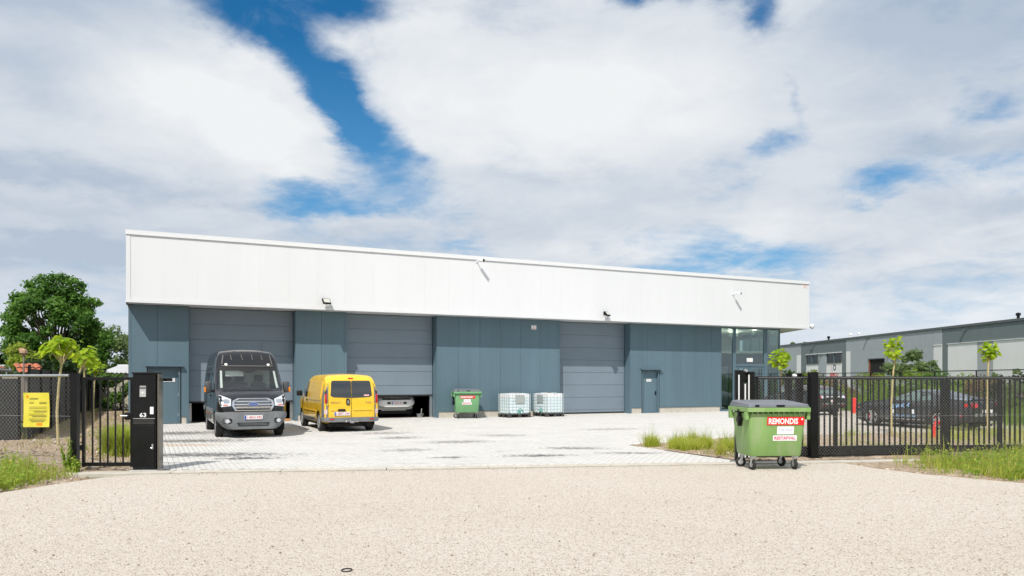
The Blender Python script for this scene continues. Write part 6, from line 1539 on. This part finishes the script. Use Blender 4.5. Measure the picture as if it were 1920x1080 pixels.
def broad(name, P, size, mat, seed, zmax, z0=0.0, zf=None):
    n = len(P); rng = np.random.default_rng(seed)
    cz = np.array([zf(x, y) if zf else 0 for x, y in P]) + z0
    d = rng.normal(size=(n, 3)); nrm = d * .5 + np.array([0, 0, 1.0]); nrm /= np.linalg.norm(nrm, axis=1)[:, None]
    t = rng.normal(size=(n, 3)); t -= nrm * (t * nrm).sum(1)[:, None]; t /= np.linalg.norm(t, axis=1)[:, None]; b = np.cross(nrm, t)
    s = size * rng.uniform(.5, 1.4, n)[:, None]; C0 = np.column_stack([P, cz + zmax * rng.random(n) ** 1.5])
    V = np.stack([C0 - t * s * .5, C0 + b * s * .28, C0 + t * s * .5, C0 - b * s * .28], 1).reshape(-1, 3)
    F = (np.array([(0, 1, 2), (0, 2, 3)])[None] + (np.arange(n) * 4)[:, None, None]).reshape(-1, 3)
    return arr_obj(name, V, F, mat, None, np.repeat(rng.random(n) * .5, 2))
def stf(o): o['kind'] = 'stuff'; return o
# right verge, thick towards the right
VG = [(7.9, 16.2), (7.35, 15.15), (7.85, 14.15), (8.85, 13.0), (10.6, 11.15), (14, 8.6), (18, 7), (18, 17.0), (13, 16.6), (9, 16.3)]
dv = lambda x, y: min(1, max(.03, (x - 7.9 - .25 * max(0, 15 - y)) / 1.2 if y > 14.2 else max(.25, min(1, (x - 7.8) / 1.0))))
P = scatter(VG, 42000, 1, 9, .08, dv); stf(blades('verge_grass', P, .08, .30, .011, LM_GRASS, 1, .9))
P = scatter(VG, 34000, 2, 22, .11, dv); stf(broad('verge_weeds', P, .07, LM_WEED, 2, .30))
P = scatter(VG, 5000, 52, 16, .08, dv); stf(broad('yellow_weeds', P, .05, LM_YELW, 52, .42, .06))
P = scatter(VG, 2400, 3, 5, .08, dv); stf(blades('tall_grass', P, .3, .68, .009, LM_GRASS, 3, .6))
P = scatter(VG, 1500, 33, 10, .09, dv); stf(broad('pale_weeds', P, .05, LM_SIL, 34, .5, .1))
P = scatter(VG, 3600, 35, 8, .1, dv); stf(blades('dry_grass', P, .1, .45, .009, LM_DRY, 36, .5))
# left verge
VL = [(-8.0, 11.85), (-7.8, 12.9), (-7.6, 13.6), (-8.2, 14.35), (-10.6, 14.9), (-14, 14.5), (-14, 11), (-9.4, 9.7)]
dl = lambda x, y: min(1, max(.04, (-x - 7.75 - .1 * (y - 12)) / .8)) * (1 if y < 14.0 else .35)
P = scatter(VL, 24000, 4, 9, .08, dl); zz = np.array([lmound(x, y) for x, y in P]); stf(blades('verge_grass', P,   .06, .26, .011, LM_GRASS, 4, .9, zz))
P = scatter(VL, 18000, 5, 20, .1, dl); stf(broad('verge_weeds', P, .075, LM_WEED, 5, .26, 0, lmound))
P = scatter(VL, 900, 6, 6, .1, dl); zz = np.array([lmound(x, y) for x, y in P]); stf(blades('tall_grass', P, .3, .6, .010, LM_GRASS, 6, .35, zz))
P = scatter(VL, 1800, 37, 8, .1, dl); zz = np.array([lmound(x, y) for x, y in P]); stf(blades('dry_grass', P, .1, .4, .009, LM_DRY, 38, .5, zz))
P = scatter([(-8.2, 11.9), (-8.1, 13.2), (-7.75, 13.8), (-9.5, 14.4), (-12, 14.6), (-13, 11.5), (-10, 10.4)], 1600, 39, 10, .08); stf(broad('yellow_weeds', P, .05, LM_YELW, 40, .34, .08))
# side strip: dry stubble and scattered green
P = scatter(SIDE, 5000, 7, 14, .13); zz = np.array([lmound(x, y) for x, y in P]); stf(blades('dry_grass', P, .04, .20, .010, LM_DRY, 7, .8, zz))
P = scatter([(-12.5, 22), (-14.5, 29.5), (-18, 30), (-13.5, 21.5)], 7000, 77, 20, .16); stf(blades('dry_grass', P, .10, .34, .010, LM_DRY, 77, .6))
P = scatter(SIDE, 1200, 8, 12, .07); zz = np.array([lmound(x, y) for x, y in P]); stf(blades('sparse_grass', P, .05, .22, .011, LM_GRASS, 8, .5, zz))
# tall weed in front of the hinge post
def weed_plant(label, x, y, h, n, seed, name='weed', spread=.11):
    rng = random.Random(seed); t = thing(name, label, 'weed', (x, y, 0), 0); mb = MB(); cl = []
    for k in range(n):
        a = rng.uniform(0, 6.28); hh = h * rng.uniform(.5, 1.0) if k else h; ex = (spread * math.cos(a), spread * math.sin(a)) if k else (.02, 0)
        mb.tube([(ex[0] * .2, ex[1] * .2, -.03), (ex[0] * .6, ex[1] * .6, hh * .5), (ex[0], ex[1], hh)], [.006, .005, .002], 4)
        for q in range(9): f = .25 + .75 * q / 9; cl.append((ex[0] * f, ex[1] * f, hh * f, .045 * (1.2 - f * .7), .05))
    mb.obj('stem', LM_WEED, t); leaves('foliage', cl, 60 * n, .055, LM_WEED, t, seed, .2, .3); return t
weed_plant('tall seeding weed growing in front of the black hinge post', -8.40, 14.42, .62, 6, 3)
weed_plant('low leafy weed at the foot of the black hinge post', -8.20, 14.30, .30, 7, 4)
# bright bush behind the narrow gate
t = thing('broom_bush', 'bright green upright bush growing behind the narrow bar gate', 'bush', (-9.0, 17.4, 0), 0)
rng_ = np.random.default_rng(8); P = rng_.normal(size=(2600, 2)) * np.array([.10, .10]); o = blades('stalks', P, .35, .85, .012, LM_GRASS, 9, .5, parent=t)
P = rng_.normal(size=(900, 2)) * .13; blades('shoots', P, .3, .8, .012, LM_GRASS, 10, .5, parent=t)
# bed in front of the offices: loose ornamental grasses
TRI = [(3.45, 20.15), (5.0, 16.8), (6.2, 17.3), (7.6, 19.6), (6.3, 21.8), (4.0, 20.6)]
def tuft(label, x, y, h, n, seed):
    t = thing('grass_tuft', label, 'grass tuft', (x, y, 0), 0, 'grass tufts in the planting bed'); r_ = np.random.default_rng(seed)
    blades('blades', r_.normal(size=(n, 2)) * .055, h * .4, h, .011, LM_TUFT, seed, .75, parent=t)
    blades('flower_stalks', r_.normal(size=(max(3, n // 12), 2)) * .05, h * 1.1, h * 1.75, .005, LM_DRY if seed % 3 == 0 else LM_WEED, seed + 1, .35, parent=t)
rr = random.Random(12); tf = np.concatenate([scatter(TRI, 44, 15), scatter([(3.35, 20.25), (4.35, 18.1), (5.2, 18.8), (4.4, 20.5)], 12, 17)]); 
for i, (x, y) in enumerate(tf): tuft('tuft of upright yellow green grass growing in the planting bed', float(x), float(y), rr.uniform(.28, .48), rr.randint(60, 130), 200 + 2 * i)
P = scatter(TRI, 1500, 16, 14, .08); stf(broad('bed_weeds', P, .05, LM_WEED, 17, .14))
P = scatter([(8, 17.2), (20, 18.8), (20.5, 25.8), (12.5, 24.8), (8, 22.8)], 2300, 18, 22, .10); stf(blades('bed_grass', P, .08, .36, .011, LM_GRASS, 18, .55))
P = scatter([(12, 20), (20, 19.5), (20.5, 25.8), (13, 24.8)], 2600, 181, 26, .12); stf(blades('bed_grass', P, .12, .5, .011, LM_GRASS, 181, .5))
P = scatter(BED_R, 1600, 19, 20, .1); stf(blades('bed_dry_grass', P, .05, .25, .01, LM_DRY, 20, .7))
P = scatter([(10, 24.5), (19.5, 25), (19.8, 28)], 500, 21, 25, .12); stf(blades('parking_weeds', P, .05, .2, .012, LM_GRASS, 21, .6))
# undergrowth along the boundary fence
P = scatter([(18.8, 19), (24, 20), (26, 60), (19.0, 60)], 14000, 22, 12, .2); stf(blades('undergrowth', P, .3, 1.1, .03, LM_HEDGE, 22, .5))
